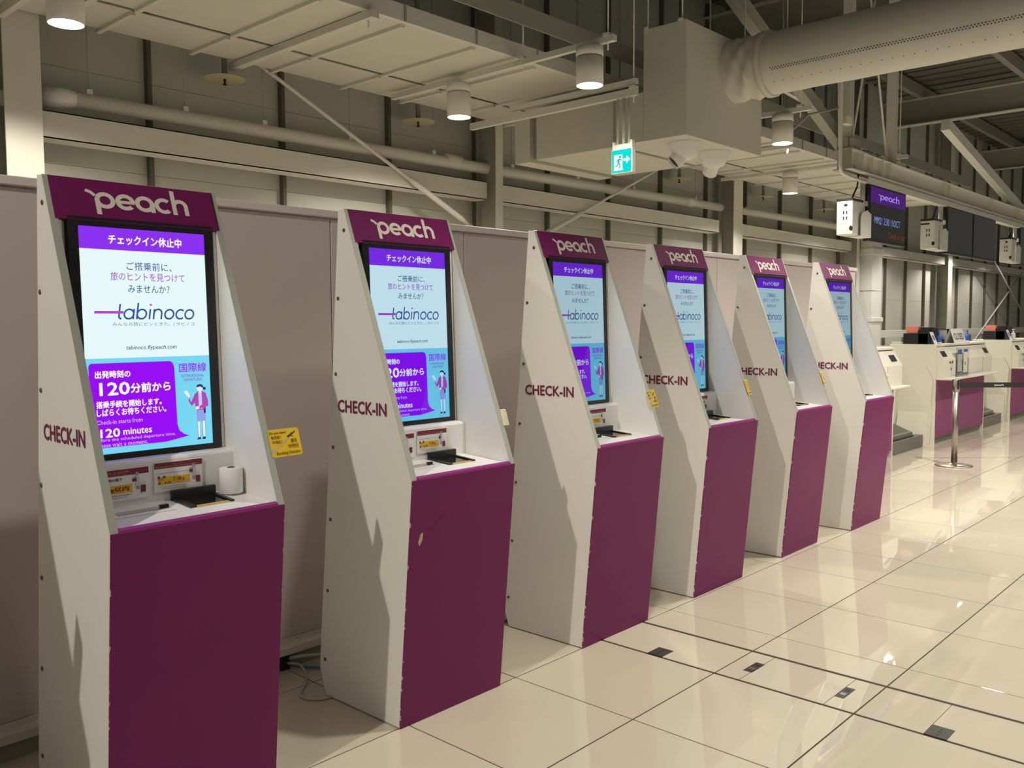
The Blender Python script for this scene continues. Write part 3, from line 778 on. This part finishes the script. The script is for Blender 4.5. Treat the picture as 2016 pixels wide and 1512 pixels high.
def card(parent, x0, x1, z0, z1, kind):
    r = obj('notice_card', MB().box(x0, x1, .2475, .2515, z0, z1, ch=.001), PAPER, parent, label='plastic-covered baggage notice card')
    W, H = x1 - x0, z1 - z0
    f = lambda a, b: (x0 + a * W, .2469, z0 + b * H); f2 = lambda a, b: (x0 + a * W, .2464, z0 + b * H); f3 = lambda a, b: (x0 + a * W, .246, z0 + b * H)
    b = MB(); b.keep = True
    dk = lin(125, 28, 72); ye = lin(235, 190, 35); ink = lin(80, 70, 75); gr = lin(170, 165, 165)
    q = lambda a0, a1, b0, b1, c, fn=f: b.flat([(a0, b0), (a1, b0), (a1, b1), (a0, b1)], fn, c)
    q(.005, .995, .79, .99, dk)
    q(.07, .72, .24, .50, ye)
    if kind:
        text(b, '变更后(2019.10.20以降)', .03, .90, .81, .87, f2, lin(205, 150, 60)); text(b, '변경 후', .22, .62, .90, .96, f2, lin(170, 80, 80))
        text(b, '7.0kg', .38, .62, .30, .46, f2, lin(150, 60, 40)); text(b, '前后', .09, .18, .40, .47, f2, lin(160, 60, 40)); text(b, '10', .09, .34, .27, .34, f2, lin(110, 50, 40))
        for xx in (.09, .20): b.flat(arc(xx, .50, .025, 0, 340, 12, .045), f3, dk)
    else:
        text(b, '変更後(2019.10.20以降)', .05, .68, .86, .94, f2, lin(225, 170, 60)); text(b, 'Effective after Oct 20, 2019', .12, .64, .805, .845, f2, lin(205, 150, 60))
        text(b, '込み手荷物の重さ', .10, .55, .63, .73, f2, ink, .01); text(b, 'Cabin allowance', .10, .38, .56, .60, f2, ink)
        text(b, '7.0kg以内', .16, .66, .28, .46, f2, lin(150, 60, 30), .02)
    for i, (a0, a1, bb) in enumerate(((.10, .66, .16), (.14, .62, .10), (.04, .70, .62 if kind else .18))):
        text(b, '－' * 16, a0, a1, bb, bb + .012, f2, ink)
    # little figure, bag and suitcase
    b.flat(arc(.80, .80, .03, 0, 340, 12, .06), f3, gr); q(.77, .84, .38, .72, lin(205, 205, 205), f2); q(.785, .835, .30, .40, gr, f2)
    q(.72, .79, .56, .66, dk, f3); stroke(b, arc(.755, .66, .022, 0, 180, 8, .05), .008, f3, dk)
    q(.855, .94, .20, .42, dk, f3); q(.875, .88, .42, .58, gr, f3); q(.915, .92, .42, .58, gr, f3); q(.865, .875, .17, .20, ink, f3); q(.92, .93, .17, .20, ink, f3)
    obj('notice_print', b, PRINT, r)

def booking_sign(parent, rot, lab):
    """yellow sign fixed to the raked edge of the right side panel, its free end turned back by rot degrees"""
    z0, z1 = 1.078, 1.163
    ca, sa = math.cos(math.radians(rot)), math.sin(math.radians(rot))
    def fn(d): return lambda a, b: (KW - .004 + a * ca + (d * sa), rake(z0 + b) - .004 + a * sa - d * ca, z0 + b)
    W, H = .118, z1 - z0
    rr = .008
    out = arc(W - rr, rr, rr, -90, 0, 5) + arc(W - rr, H - rr, rr, 0, 90, 5) + arc(rr, H - rr, rr, 90, 180, 5) + arc(rr, rr, rr, 180, 270, 5)
    f0, f1 = fn(.0), fn(.0016)
    b = MB(); n = len(out)
    b.add([f0(*p) for p in out] + [f1(*p) for p in out], [tuple(range(n)), tuple(range(2 * n - 1, n - 1, -1))] + [(i, (i + 1) % n, (i + 1) % n + n, i + n) for i in range(n)], lin(238, 200, 40))
    o = obj('booking_sign', b, PRINT, parent, label=lab)
    b = MB(); br = lin(120, 75, 15); f = fn(.0022); f3 = fn(.0026)
    sx, sy = W / 100, H / 100
    g = lambda x, y: f(x * sx, y * sy); g3 = lambda x, y: f3(x * sx, y * sy)
    b.keep = True
    b.flat([(1, 30), (18, 32), (62, 66), (66, 64), (1, 12)], g, lin(200, 185, 160))
    for s, a0, a1, b0, b1 in (('Do you have?', 3, 58, 80, 92), ('有没有？', 6, 38, 65, 77), ('아세요？', 7, 40, 48, 60), ('票号', 68, 88, 46, 60), ('예약번호', 56, 91, 28, 42), ('Booking Number', 15, 94, 5, 19)):
        text(b, s, a0 * sx, a1 * sx, b0 * sy, b1 * sy, f, br, .012)
    wh = lin(245, 240, 235); dk = lin(95, 30, 60)
    b.flat([(60, 67), (66, 69), (86, 84), (88, 88), (83, 87), (62, 74)], g3, dk); b.flat([(66, 76), (80, 86), (83, 87), (70, 80)], fn(.003).__call__ if False else (lambda x, y: fn(.003)(x * sx, y * sy)), wh)
    b.flat([(72, 74), (78, 70), (80, 66), (77, 68), (70, 73)], g3, dk); b.flat([(60, 67), (58, 74), (61, 73), (64, 70)], g3, dk); b.flat([(68, 82), (74, 84), (76, 82)], g3, dk)
    obj('sign_print', b, PRINT, o)
    return o

def make_kiosk():
    r = thing('check_in_kiosk', '', 'kiosk', (0, 0, 0))
    prof = [(0, .937), (.369, 1.93), (.404, 1.933), (.463, 1.24), (.512, .77), (.578, .11), (.541, .005), (.088, .005)]
    for side in (0, 1):
        x0 = 0 if side == 0 else KW - .022
        p = obj('side_panel', MB().yz(prof, x0, x0 + .022), WHITE, r)
        e = MB(); nx = math.hypot(1, SL); dy, dz = -1 / nx * .0025, SL / nx * .0025
        e.yz([(0 + dy, .937 + dz), (.369 + dy, 1.93 + dz), (.3695, 1.9325), (.0006, .939)], x0 - .0004, x0 + .0224)
        obj('edge_trim', e, EDGE, p)
        sxp = -.0025 if side == 0 else KW + .0025
        if side == 0:
            sm = MB().rings([[(xx, rr * math.cos(2 * PI * k / 12), rr * math.sin(2 * PI * k / 12)) for k in range(12)] for xx, rr in ((.001, .0075), (-.002, .0075), (-.0035, .005))])
            sme = sm.mesh('screw', SCREW)
            for y, z in ((.370, 1.851), (.413, 1.595), (.436, 1.305), (.462, 1.017), (.488, .728), (.515, .437), (.541, .150)): share('screw', sme, p, (0, y, z))
            b = MB(); text(b, 'CHECK-IN', .0, .290, 0, .046, lambda a, bb: (-.0012, .425 - a, 1.160 + bb), lin(112, 30, 74), .032)
            obj('lettering', b, PRINT, p)
    # plum front: raked-in sheet with a bright lip on top
    fr = MB().yz([(-.006, .936), (.006, .938), (.094, .002), (.082, .002)], .0005, KW - .0005)
    f = obj('front_panel', fr, PURPLE, r)
    obj('top_lip', MB().yz([(-.006, .936), (-.003, .944), (.010, .949), (.012, .938)], .0225, KW - .0225), LIP, f)
    obj('shadow_gap_block', MB().box(.006, KW - .006, .10, .53, 0, .02), BLACKM, r)  # black inset block added to give the dark shadow line at the floor
    # shelf
    obj('shelf', MB().yz([(.010, .940), (.256, .958), (.256, .935), (.010, .917)], .022, KW - .022), SHELF, r)
    # housing under the display
    obj('display_housing', MB().yz([(.252, .955), (.252, 1.082), (.256, 1.089), (.263, 1.092), (.36, 1.096), (.36, .95)], .022, KW - .022), SHELF, r)
    obj('backing_panel', MB().yz([(.325, 1.09), (.345, 1.80), (.37, 1.80), (.37, 1.09)], .022, KW - .022), WHITE, r)
    for x in (.024, .508): obj('inner_strip', MB().yz([(.303, 1.093), (.327, 1.80), (.345, 1.80), (.325, 1.093)], x, x + .010), SHELF, r)
    # display
    b = MB()
    for x0, x1, z0, z1 in ((.047, .076, 1.095, 1.815), (.472, .500, 1.095, 1.815), (.076, .472, 1.095, 1.112), (.076, .472, 1.788, 1.815)): b.box(x0, x1, .294, .325, z0, z1)
    b.box(.047, .500, .2985, .325, 1.096, 1.814)
    d = obj('display', shear(b), BLACK, r)
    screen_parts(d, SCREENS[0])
    # header
    n = math.hypot(1, SL)
    def hd(dd): return lambda a, b: (a, rake(1.803 + b / n) - dd / n, 1.803 + b / n + dd * SL / n)
    LH = .127 * n
    b = MB(); h0, h1 = hd(-.012), hd(.004)
    q = [(.014, 0), (KW - .014, 0), (KW - .014, LH), (.014, LH)]
    b.add([h0(*p) for p in q] + [h1(*p) for p in q], [(0, 1, 2, 3), (7, 6, 5, 4)] + [(i, (i + 1) % 4, (i + 1) % 4 + 4, i + 4) for i in range(4)])
    h = obj('header_panel', b, HEADP, r)
    b = MB(); airline_word(b, .112, .430, .021 * n, .117 * n, hd(.0048), lin(225, 218, 210)); obj('word_mark', b, PRINT, h)
    b = MB(); b.add([hd(.0046)(*p) for p in ((KW - .0175, .004), (KW - .0138, .004), (KW - .0138, LH), (KW - .0175, LH))], [(0, 1, 2, 3)]); obj('end_seal', b, BLACKM, h)
    obj('top_cap', MB().box(.022, KW - .022, .366, .404, 1.922, 1.932), SHELF, r)
    obj('rear_panel', MB().yz([(.392, 1.925), (.398, 1.925), (.572, .11), (.566, .11)], .022, KW - .022), WHITE, r)
    # passport reader and ticket slot in the shelf
    zz = lambda y: .940 + (y - .010) * .0732
    rd = MB()
    def slab(mb, x0, x1, y0, y1, h, hb=-.003, hy1=None):
        hy1 = h if hy1 is None else hy1
        mb.yz([(y0, zz(y0) + hb), (y0, zz(y0) + h), (y1, zz(y1) + hy1), (y1, zz(y1) + hb)], x0, x1)
    slab(rd, .292, .312, .115, .235, .006); slab(rd, .426, .438, .115, .235, .006); slab(rd, .292, .438, .226, .240, .030)
    k = obj('passport_reader', rd, BLACK, r)
    g = MB(); slab(g, .312, .426, .135, .226, .0015); obj('reader_glass', g, GLASSB, k)
    g = MB(); slab(g, .312, .426, .113, .135, .0012); obj('yellow_strip', g, mat('yellow_strip', lin(190, 165, 80), .5) if 'yellow_strip' not in bpy.data.materials else bpy.data.materials['yellow_strip'], k)
    sl = MB(); slab(sl, .085, .250, .120, .140, .004); slab(sl, .085, .250, .160, .185, .010); slab(sl, .06, .085, .120, .20, .005); 
    s_ = obj('ticket_slot', sl, SHELF, r)
    g = MB(); slab(g, .085, .250, .140, .160, .001); obj('slot_mouth', g, STEELG, s_)
    g = MB(); slab(g, .218, .246, .158, .168, .0112); obj('slot_sensor', g, BLACKM, s_)
    card(r, .045, .230, .975, 1.070, 0); card(r, .246, .405, .984, 1.075, 1)
    booking_sign(r, 8, 'yellow booking number sign on the right edge')
    g = MB(); g.box(KW - .004, KW + .030, 0, .006, 1.085, 1.150, ch=.002); g.v = [(x + .004 * math.sin(z * 90), y + rake(z) - .008, z) for x, y, z in g.v]
    obj('tape_residue', g, TAPE, r, label='worn beige tape where a sign was')
    g = MB(); g.prism([(.040, .705), (.050, .735), (.062, .74), (.060, .715), (.048, .690)], lambda a, b, d: (a, (.937 - b) * .0939 - .0065 - d, b), 0, .001)
    obj('chipped_patch', g, BEIGE, r, label='bare patch where the plum laminate is chipped off')
    g = MB(); g.keep = True; stroke(g, [(.10, .755), (.135, .772), (.165, .792)], .002, lambda a, b: (a, (.937 - b) * .0939 - .0068, b), (1, 1, 1)); obj('scratch', g, HEADP, r, label='long scratch in the plum laminate')
    return r
base = make_kiosk()
KS.append(-.07); KO.append(-.02); KT.append(0.0)
KLAB = ['nearest plum and white check-in kiosk, with a paper roll on its shelf', 'check-in kiosk with a chipped plum front, next after the paper roll kiosk',
        'third check-in kiosk in the row, with a bent yellow sign on its right edge', 'fourth check-in kiosk in the row, screen dimmed for the slanted view and thin yellow sign edge',
        'fifth check-in kiosk in the row, last but one before the desks', 'farthest check-in kiosk in the row, beside the check-in desks',
        'check-in kiosk outside the left edge, whose shadow falls on the nearest one']
HAS = [{'booking_sign'}, {'tape_residue', 'chipped_patch', 'scratch'}, {'booking_sign'}, {'booking_sign'}, {'booking_sign'}, {'tape_residue'}, {'booking_sign'}]
OPT = {'booking_sign', 'tape_residue', 'chipped_patch', 'scratch'}
SIGNROT = [4, 0, 13, 19, 17, 0, 4]
SIGNDX = [0, 0, -.036, -.02, -.02, 0, 0]
stem = lambda o: o.name.split('.')[0]
made = []
for i in range(7):
    k = copy_tree(base, None, lambda o: stem(o) not in OPT or stem(o) in HAS[i])
    k['label'] = KLAB[i]; k['group'] = 'row of self check-in kiosks'
    k.location = (KS[i], 2.407 + KO[i], 0); k.rotation_euler = (0, 0, math.radians(KT[i]))
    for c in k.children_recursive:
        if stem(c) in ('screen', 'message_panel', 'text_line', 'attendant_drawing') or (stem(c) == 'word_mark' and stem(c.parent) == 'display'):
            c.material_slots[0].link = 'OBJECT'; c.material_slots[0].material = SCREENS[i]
        if stem(c) == 'booking_sign':
            pv = Vector((KW - .004, rake(1.12), 0)); a = math.radians(SIGNROT[i] - 8)
            c.matrix_local = Matrix.Translation(pv + Vector((SIGNDX[i], 0 if i == 0 else -.003, 0))) @ Matrix.Rotation(a, 4, 'Z') @ Matrix.Translation(-pv)
    made.append(k)
for o in list(base.children_recursive) + [base]: bpy.data.objects.remove(o)

# paper roll on the first kiosk's shelf
pr = thing('paper_roll', 'white paper roll standing on the shelf of the nearest kiosk', 'paper roll', (KS[0] + .480, 2.384 + .2085, .9578))
obj('paper', MB().lathe(0, 0, [(.012, .081), (.035, .081), (.0362, .079), (.0362, .001), (.035, 0), (.012, 0)], 36, cap0=False, cap1=False), PAPER, pr)
obj('core', MB().lathe(0, 0, [(.012, .0), (.012, .083), (.0085, .083), (.0085, .0)], 20, cap0=False, cap1=False), SCREW, pr)

# ================================================================== CHECK-IN DESKS
def make_desk():
    r = thing('check_in_desk', '', 'check-in desk', (0, 0, 0))
    W = 2.08
    obj('end_panel', MB().yz([(0, 0), (0, 1.20), (.92, 1.20), (.92, 0)], 0, .028), COUNTER, r)
    obj('end_panel', MB().yz([(0, 0), (0, 1.20), (.92, 1.20), (.92, 0)], W - .028, W), COUNTER, r)
    obj('front_panel', MB().box(.030, W - .04, -.004, .016, .088, .79), COUNTP, r)
    obj('kick_plate', MB().box(.030, W - .13, .03, .045, 0, .088), SCALE_G, r)
    obj('back_panel', MB().box(.028, W - .028, .6, .62, .1, 1.18), COUNTER, r)
    obj('desk_top', MB().box(0, W - .02, .0, .55, 1.196, 1.222, ch=.004), COUNTER, r)
    obj('work_top', MB().box(.028, W - .028, .55, 1.2, .72, .75), COUNTER, r)
    b = MB().yz([(.02, .80), (-.094, .80), (-.094, 1.03), (.0, 1.185), (.02, 1.185)], .005, W - .03)
    f = obj('transaction_box', b, COUNTER, r)
    g = MB(); g.box(.30, 1.62, -.0965, -.094, .835, .838); g.box(.30, .302, -.0965, -.094, .835, 1.02); g.box(1.62, 1.622, -.0965, -.094, .835, 1.02)
    obj('panel_joint', g, SCALE_G, f)
    obj('ledge', MB().box(0, W - .05, -.192, .0, .793, .815, ch=.004), COUNTER, r)
    for x in (.035, 1.80):
        o = MB(); u = Vector((0, .094, .155)).normalized(); nn = Vector((0, -.155, .094)).normalized(); c = Vector((0, -.094, 1.03))
        q = [c + u * t + nn * d + Vector((xx, 0, 0)) for d in (.0005, .008) for xx, t in ((x, .05), (x + .15, .05), (x + .15, .125), (x, .125))]
        o.add(q, [(3, 2, 1, 0), (4, 5, 6, 7), (0, 1, 5, 4), (1, 2, 6, 5), (2, 3, 7, 6), (3, 0, 4, 7)])
        obj('card_reader', o, BLACKM, f)
    st = obj('poster_stand', MB().box(.44, .96, -.108, -.104, .815, 1.17), mat_clear, r)
    b = MB(); b.keep = True
    ff = lambda d: (lambda a, c: (a, -.1085 - d, c))
    rc = lambda x0, x1, z0, z1, col, d=0: b.flat([(x0, z0), (x1, z0), (x1, z1), (x0, z1)], ff(d), col)
    rc(.47, .64, .86, 1.15, lin(215, 210, 195)); rc(.47, .64, 1.09, 1.15, lin(70, 95, 150), .0004); rc(.48, .63, .88, 1.08, lin(170, 178, 172), .0004); rc(.47, .64, .86, .875, lin(60, 60, 75), .0006)
    rc(.71, .88, .86, 1.15, lin(225, 218, 200)); rc(.71, .88, 1.115, 1.15, lin(70, 85, 150), .0004); rc(.72, .82, .882, .888, lin(140, 120, 120), .0004); rc(.77, .80, .95, .99, lin(70, 60, 60), .0004)
    obj('poster', b, PRINT, st)
    b = MB(); b.keep = True
    f4 = lambda a, c: (a, -.0952, c)
    for x0, z0, w, h in ((.20, .985, .05, .03), (.27, .985, .02, .02), (.31, .985, .04, .035), (.25, .90, .035, .035)): b.flat([(x0, z0), (x0 + w, z0), (x0 + w, z0 + h), (x0, z0 + h)], f4, lin(95, 85, 75))
    obj('pictogram_sticker', b, PRINT, f)
    # bag well to the left: low back panel with a sloping cheek
    obj('well_panel', MB().box(-1.34, -.0, .42, .445, .0, .955), COUNTER, r)
    obj('well_top', MB().box(-1.34, -.0, .40, .92, .955, .975), COUNTER, r)
    obj('well_cheek', MB().yz([(.05, 0), (.02, .80), (.10, .958), (.42, .958), (.42, 0)], -.06, -.002), COUNTER, r)
    obj('well_cheek', MB().yz([(.05, 0), (.02, .80), (.10, .958), (.42, .958), (.42, 0)], -1.335, -1.28), COUNTER, r)
    obj('gusset', MB().xz([(-.06, .0), (-.06, .40), (-.20, .0)], .06, .41), COUNTER, r)
    return r
mat_clear, _N, _L, _b = new_mat('clear_acrylic')
_b.inputs['Transmission Weight'].default_value = 1.0; _b.inputs['Roughness'].default_value = .05; _b.inputs['IOR'].default_value = 1.1; _b.inputs['Base Color'].default_value = (.9, .94, 1, 1)
DX = [7.95, 11.42, 14.87]
DL = ['check-in desk half hidden behind the farthest kiosk', 'check-in desk with the closed sign and two blue bottles', 'check-in desk cut by the right edge, behind the strap barrier']
d0 = make_desk(); desks = []
for i, x in enumerate(DX):
    d = d0 if i == 0 else copy_tree(d0)
    d['label'] = DL[i]; d['group'] = 'row of check-in desks'; d.location = (x, 3.52, 0); desks.append(d)
bpy.context.view_layer.update()

# baggage scales in the wells
def scale(x, label):
    r = thing('baggage_scale', label, 'scale', (x, 3.57, 0), group='baggage scales between the desks')
    obj('base', MB().box(0, 1.02, 0, .32, 0, .145, ch=.004), SCALE_G, r)
    obj('belt_bed', MB().yz([(.05, .155), (.05, .195), (.10, .21), (.32, .30), (.33, .30), (.33, .155)], -.02, .80), SCALE_G, r)
    obj('belt', MB().yz([(.085, .208), (.318, .306), (.318, .302), (.085, .204)], .0, .77), RUBBER, r)
    obj('recess', MB().box(.0, .80, .03, .3, .145, .155), BLACKM, r)
    return r
scale(10.16, 'grey steel baggage scale left of the desk with the closed sign')
scale(13.60, 'grey steel baggage scale right of the desk with the closed sign')

# equipment standing on the desk tops
def printer(x, label, lab2, lab3):
    r = thing('tag_printer', label, 'printer', (x, 3.57, 1.222), group='black printers on the desks')
    obj('base', MB().box(.05, .32, .06, .36, .0, .135, ch=.006), BLACK, r)
    obj('tower', MB().yz([(.05, .0), (.05, .15), (.075, .205), (.155, .208), (.18, .135), (.18, 0)], .05, .34), BLACK, r)
    obj('paper_mouth', MB().box(.12, .27, .046, .07, .165, .185), GLASSB, r)
    b = tag(obj('salmon_box', MB().yz([(.20, .002), (.185, .082), (.34, .082), (.33, .002)], 0, .2), REDBOX, off=(0, 0, 0), loc=(x + .08, 3.57, 1.3575)), lab2, 'box', 'salmon boxes on the printers')
    c = MB().box(0, .12, 0, .003, 0, .15); c.v = [(a, y + z * .42, z) for a, y, z in c.v]
    c_ = obj('notice_card', c, PAPER, loc=(x + .02, 3.545, 1.2225)); tag(c_, lab3, 'card', 'cards leaning on the desks')
    q = MB(); q.keep = True; q.flat([(.02, .05), (.10, .05), (.10, .11), (.02, .11)], lambda a, z: (a, z * .42 - .0015, z), lin(150, 150, 150)); obj('card_print', q, PRINT, c_)
printer(11.42, 'black tag printer on the desk with the closed sign', 'salmon red box on the printer of the closed-sign desk', 'white card leaning in front of the printer on the closed-sign desk')
printer(14.87, 'black tag printer on the desk at the right edge', 'salmon red box on the printer at the right edge', 'white card leaning in front of the printer at the right edge')
def monitor(x, label):
    r = thing('monitor', label, 'monitor', (x, 3.70, 1.222))
    obj('shell', MB().yz([(0, .0), (.0, .17), (.03, .195), (.10, .195), (.16, .16), (.16, .03), (.12, 0)], 0, .36), BLACK, r)
    obj('foot', MB().box(.1, .26, .0, .16, .0, .003), BLACKM, r)
    obj('rear_face', MB().box(.02, .34, -.003, .0, .02, .16), GLASSB, r)
monitor(12.06, 'black monitor behind the closed sign'); monitor(15.35, 'black monitor at the right edge, on the farther desk')
sg = thing('closed_sign', 'white tent sign with the word for shut, on the middle desk', 'sign', (12.25, 3.555, 1.222))
b = MB().box(0, .50, 0, .003, 0, .185); b.v = [(a, y + z * .33, z) for a, y, z in b.v]; f = obj('front_board', b, PAPER, sg)
b = MB().box(0, .50, 0, .003, 0, .185); b.v = [(a, y + .122 - z * .33, z) for a, y, z in b.v]; obj('rear_board', b, PAPER, sg)
b = MB(); text(b, 'CLOSED', .06, .45, .045, .125, lambda a, z: (a, z * .33 - .001, z), lin(40, 36, 34), .015); obj('lettering', b, PRINT, f)
def bottle(x, y, label, h=.16, z=1.222, m=None):
    r = thing('pump_bottle', label, 'bottle', (x, y, z))
    obj('body', MB().lathe(0, 0, [(.027, 0), (.031, .004), (.031, .030), (.031, h * .5), (.026, h * .62), (.012, h * .68), (.012, h * .74)], 18), m or BLUE, r)
    obj('base_ring', MB().lathe(0, 0, [(.032, .002), (.032, .024)], 18), PAPER, r)
    obj('pump', MB().lathe(0, 0, [(.014, h * .74), (.014, h * .80), (.006, h * .81), (.006, h * .92), (.016, h * .93), (.016, h)], 12).box(-.05, 0, -.007, .007, h * .93, h), m or BLUE, r)
bottle(11.64, 3.56, 'blue pump bottle between the printer and the closed sign')
bottle(12.86, 3.58, 'blue pump bottle right of the closed sign')
bottle(15.10, 3.56, 'pale clear bottle on the desk at the right edge', m=PAPER)
t = tag(obj('label_tray', MB().box(0, .2, 0, .12, 0, .018, ch=.004).box(.0, .01, 0, .12, .018, .03), COUNTER, loc=(11.46, 3.945, 1.2225)), 'white tray at the back corner of the middle desk', 'tray')
cbl = MB().tube([(11.79, 3.60, 1.229), (11.81, 3.60, 1.27), (11.86, 3.62, 1.30), (11.94, 3.66, 1.27), (12.0, 3.68, 1.235)], .006, 6)
tag(obj('black_cable', cbl, BLACK, off=(11.79, 3.60, 1.229)), 'short black cable looping beside the blue bottle', 'cable')

# ================================================================== STRAP BARRIER
def post(x, y, label):
    r = thing('barrier_post', label, 'barrier post', (x, y, 0), group='strap barrier posts')
    obj('base', MB().lathe(0, 0, [(.178, 0), (.180, .006), (.172, .012), (.10, .022), (.040, .030), (.034, .036)], 40), CHROME, r)
    obj('tube', MB().lathe(0, 0, [(.031, .03), (.031, .80)], 24), CHROME, r)
    h = obj('head', MB().lathe(0, 0, [(.033, .775), (.036, .78), (.036, .895), (.030, .905)], 24), CHROME, r)
    a = MB()
    for k in range(4):
        c, s_ = math.cos(k * PI / 2 - .828), math.sin(k * PI / 2 - .828)
        a.bar((c * .034, s_ * .034, .80), (c * .034, s_ * .034, .90), .014, .012, upv=(c, s_, 0))
    obj('strap_slot', a, BLACK, h)
    return r
bp = post(9.895, 2.845, 'steel barrier post standing in front of the desks')
B2 = (9.895 + .6762 * 1.95, 2.845 - .7367 * 1.95)
post(B2[0], B2[1], 'steel barrier post at the far end of the black strap, out of frame')
D_ = Vector((.6762, -.7367, 0)); N_ = Vector((-.7367, -.6762, 0))
b = MB(); p0 = Vector((9.895, 2.845, 0)) + D_ * .0365; p1 = Vector((9.895, 2.845, 0)) + D_ * 1.9135
b.add([tuple(p + N_ * s_ + Vector((0, 0, z))) for p in (p0, p1) for s_ in (-.001, .001) for z in (.815, .868)], [(0, 1, 3, 2), (4, 6, 7, 5), (0, 4, 5, 1), (2, 3, 7, 6), (1, 5, 7, 3), (0, 2, 6, 4)])
st_ = obj('barrier_strap', b, BLACKM, off=tuple(p0)); tag(st_, 'black strap with a white word, pulled from the barrier post', 'strap')
b = MB(); fnS = lambda a, c: tuple(D_ * (.036 + a) + N_ * .0016 + Vector((0, 0, c)) )
airline_word(b, .35, .452, .828, .853, fnS, lin(225, 220, 215), .2)
b.v = [tuple(Vector(v) - D_ * .034) for v in b.v]
obj('word_mark', b, PRINT, st_)

# ================================================================== FLOOR DETAILS
def outlet(x, y, w, h, label, kind):
    r = thing('floor_outlet', label, 'floor outlet', (x, y, 0), group='outlets in the narrow tile strip')
    obj('cover_plate', MB().box(0, w, 0, h, -.003, .0012, ch=.0006), OUTLET, r)
    if kind:
        for k in range(3): obj('hole', MB().lathe(w * (.25 + .25 * k), h / 2, [(.006, .0010), (.006, .0018)], 10), BLACKM, r)
    else:
        obj('socket', MB().box(w * .25, w * .45, h * .2, h * .8, .001, .0022), CHROME, r); obj('hole', MB().box(w * .65, w * .85, h * .25, h * .75, .001, .002), BLACKM, r)
outlet(3.335, 2.155, .095, .078, 'dark three-hole floor outlet nearest the third kiosk', 1)
outlet(3.438, 1.770, .12, .042, 'small dark floor outlet, second from the kiosks', 0)
outlet(3.438, 1.372, .12, .038, 'small dark floor outlet, third from the kiosks', 0)
outlet(3.336, .956, .098, .078, 'dark three-hole floor outlet nearest the bottom right corner', 1)
def cable(pts, m, label, rr=.0055):
    pts = [Vector(p) for p in pts]; out = []
    for i in range(len(pts) - 1):      # Catmull-Rom
        p0 = pts[max(i - 1, 0)]; p1 = pts[i]; p2 = pts[i + 1]; p3 = pts[min(i + 2, len(pts) - 1)]
        for k in range(6):
            t = k / 6; out.append(.5 * ((2 * p1) + (p2 - p0) * t + (2 * p0 - 5 * p1 + 4 * p2 - p3) * t * t + (3 * p1 - p0 - 3 * p2 + p3) * t ** 3))
    out.append(pts[-1])
    tag(obj('floor_cable', MB().tube(out, rr, 8), m, off=tuple(pts[0])), label, 'cable')
cable([(2.11, 3.30, .03), (2.16, 3.24, .022), (2.11, 3.12, .006), (2.0, 3.0, .006), (2.02, 2.92, .006), (2.12, 2.90, .006), (2.3, 2.99, .006)], CABLE_W, 'pale cable curling on the floor behind the second kiosk')
cable([(2.13, 3.29, .02), (2.20, 3.2, .010), (2.32, 3.12, .006), (2.46, 3.08, .006)], CABLE_B, 'blue cable on the floor behind the second kiosk')
cable([(2.12, 3.30, .045), (2.20, 3.25, .05), (2.32, 3.2, .035), (2.45, 3.18, .006)], CABLE_W, 'grey cable bundle at the partition foot behind the second kiosk', .008)
cable([(3.25, 3.25, .02), (3.16, 3.17, .09), (3.14, 3.08, .12), (3.2, 3.03, .06), (3.3, 3.05, .006)], CABLE_W, 'pale cable loop behind the third kiosk')
cable([(3.28, 3.2, .008), (3.18, 3.10, .007), (3.15, 3.02, .006), (3.24, 3.0, .006)], CABLE_B, 'blue cable behind the third kiosk')
cable([(.7, 3.42, .006), (.95, 3.24, .006), (1.08, 3.12, .006), (1.3, 3.0, .006)], CABLE_W, 'pale cable on the floor at the bottom left corner')
b = MB().box(0, .045, 0, .02, 0, .06, ch=.003); tag(obj('cable_plug', b, BLACK, off=(0, 0, 0), loc=(2.095, 3.283, .0)), 'black plug at the partition foot between the first two kiosks', 'plug')
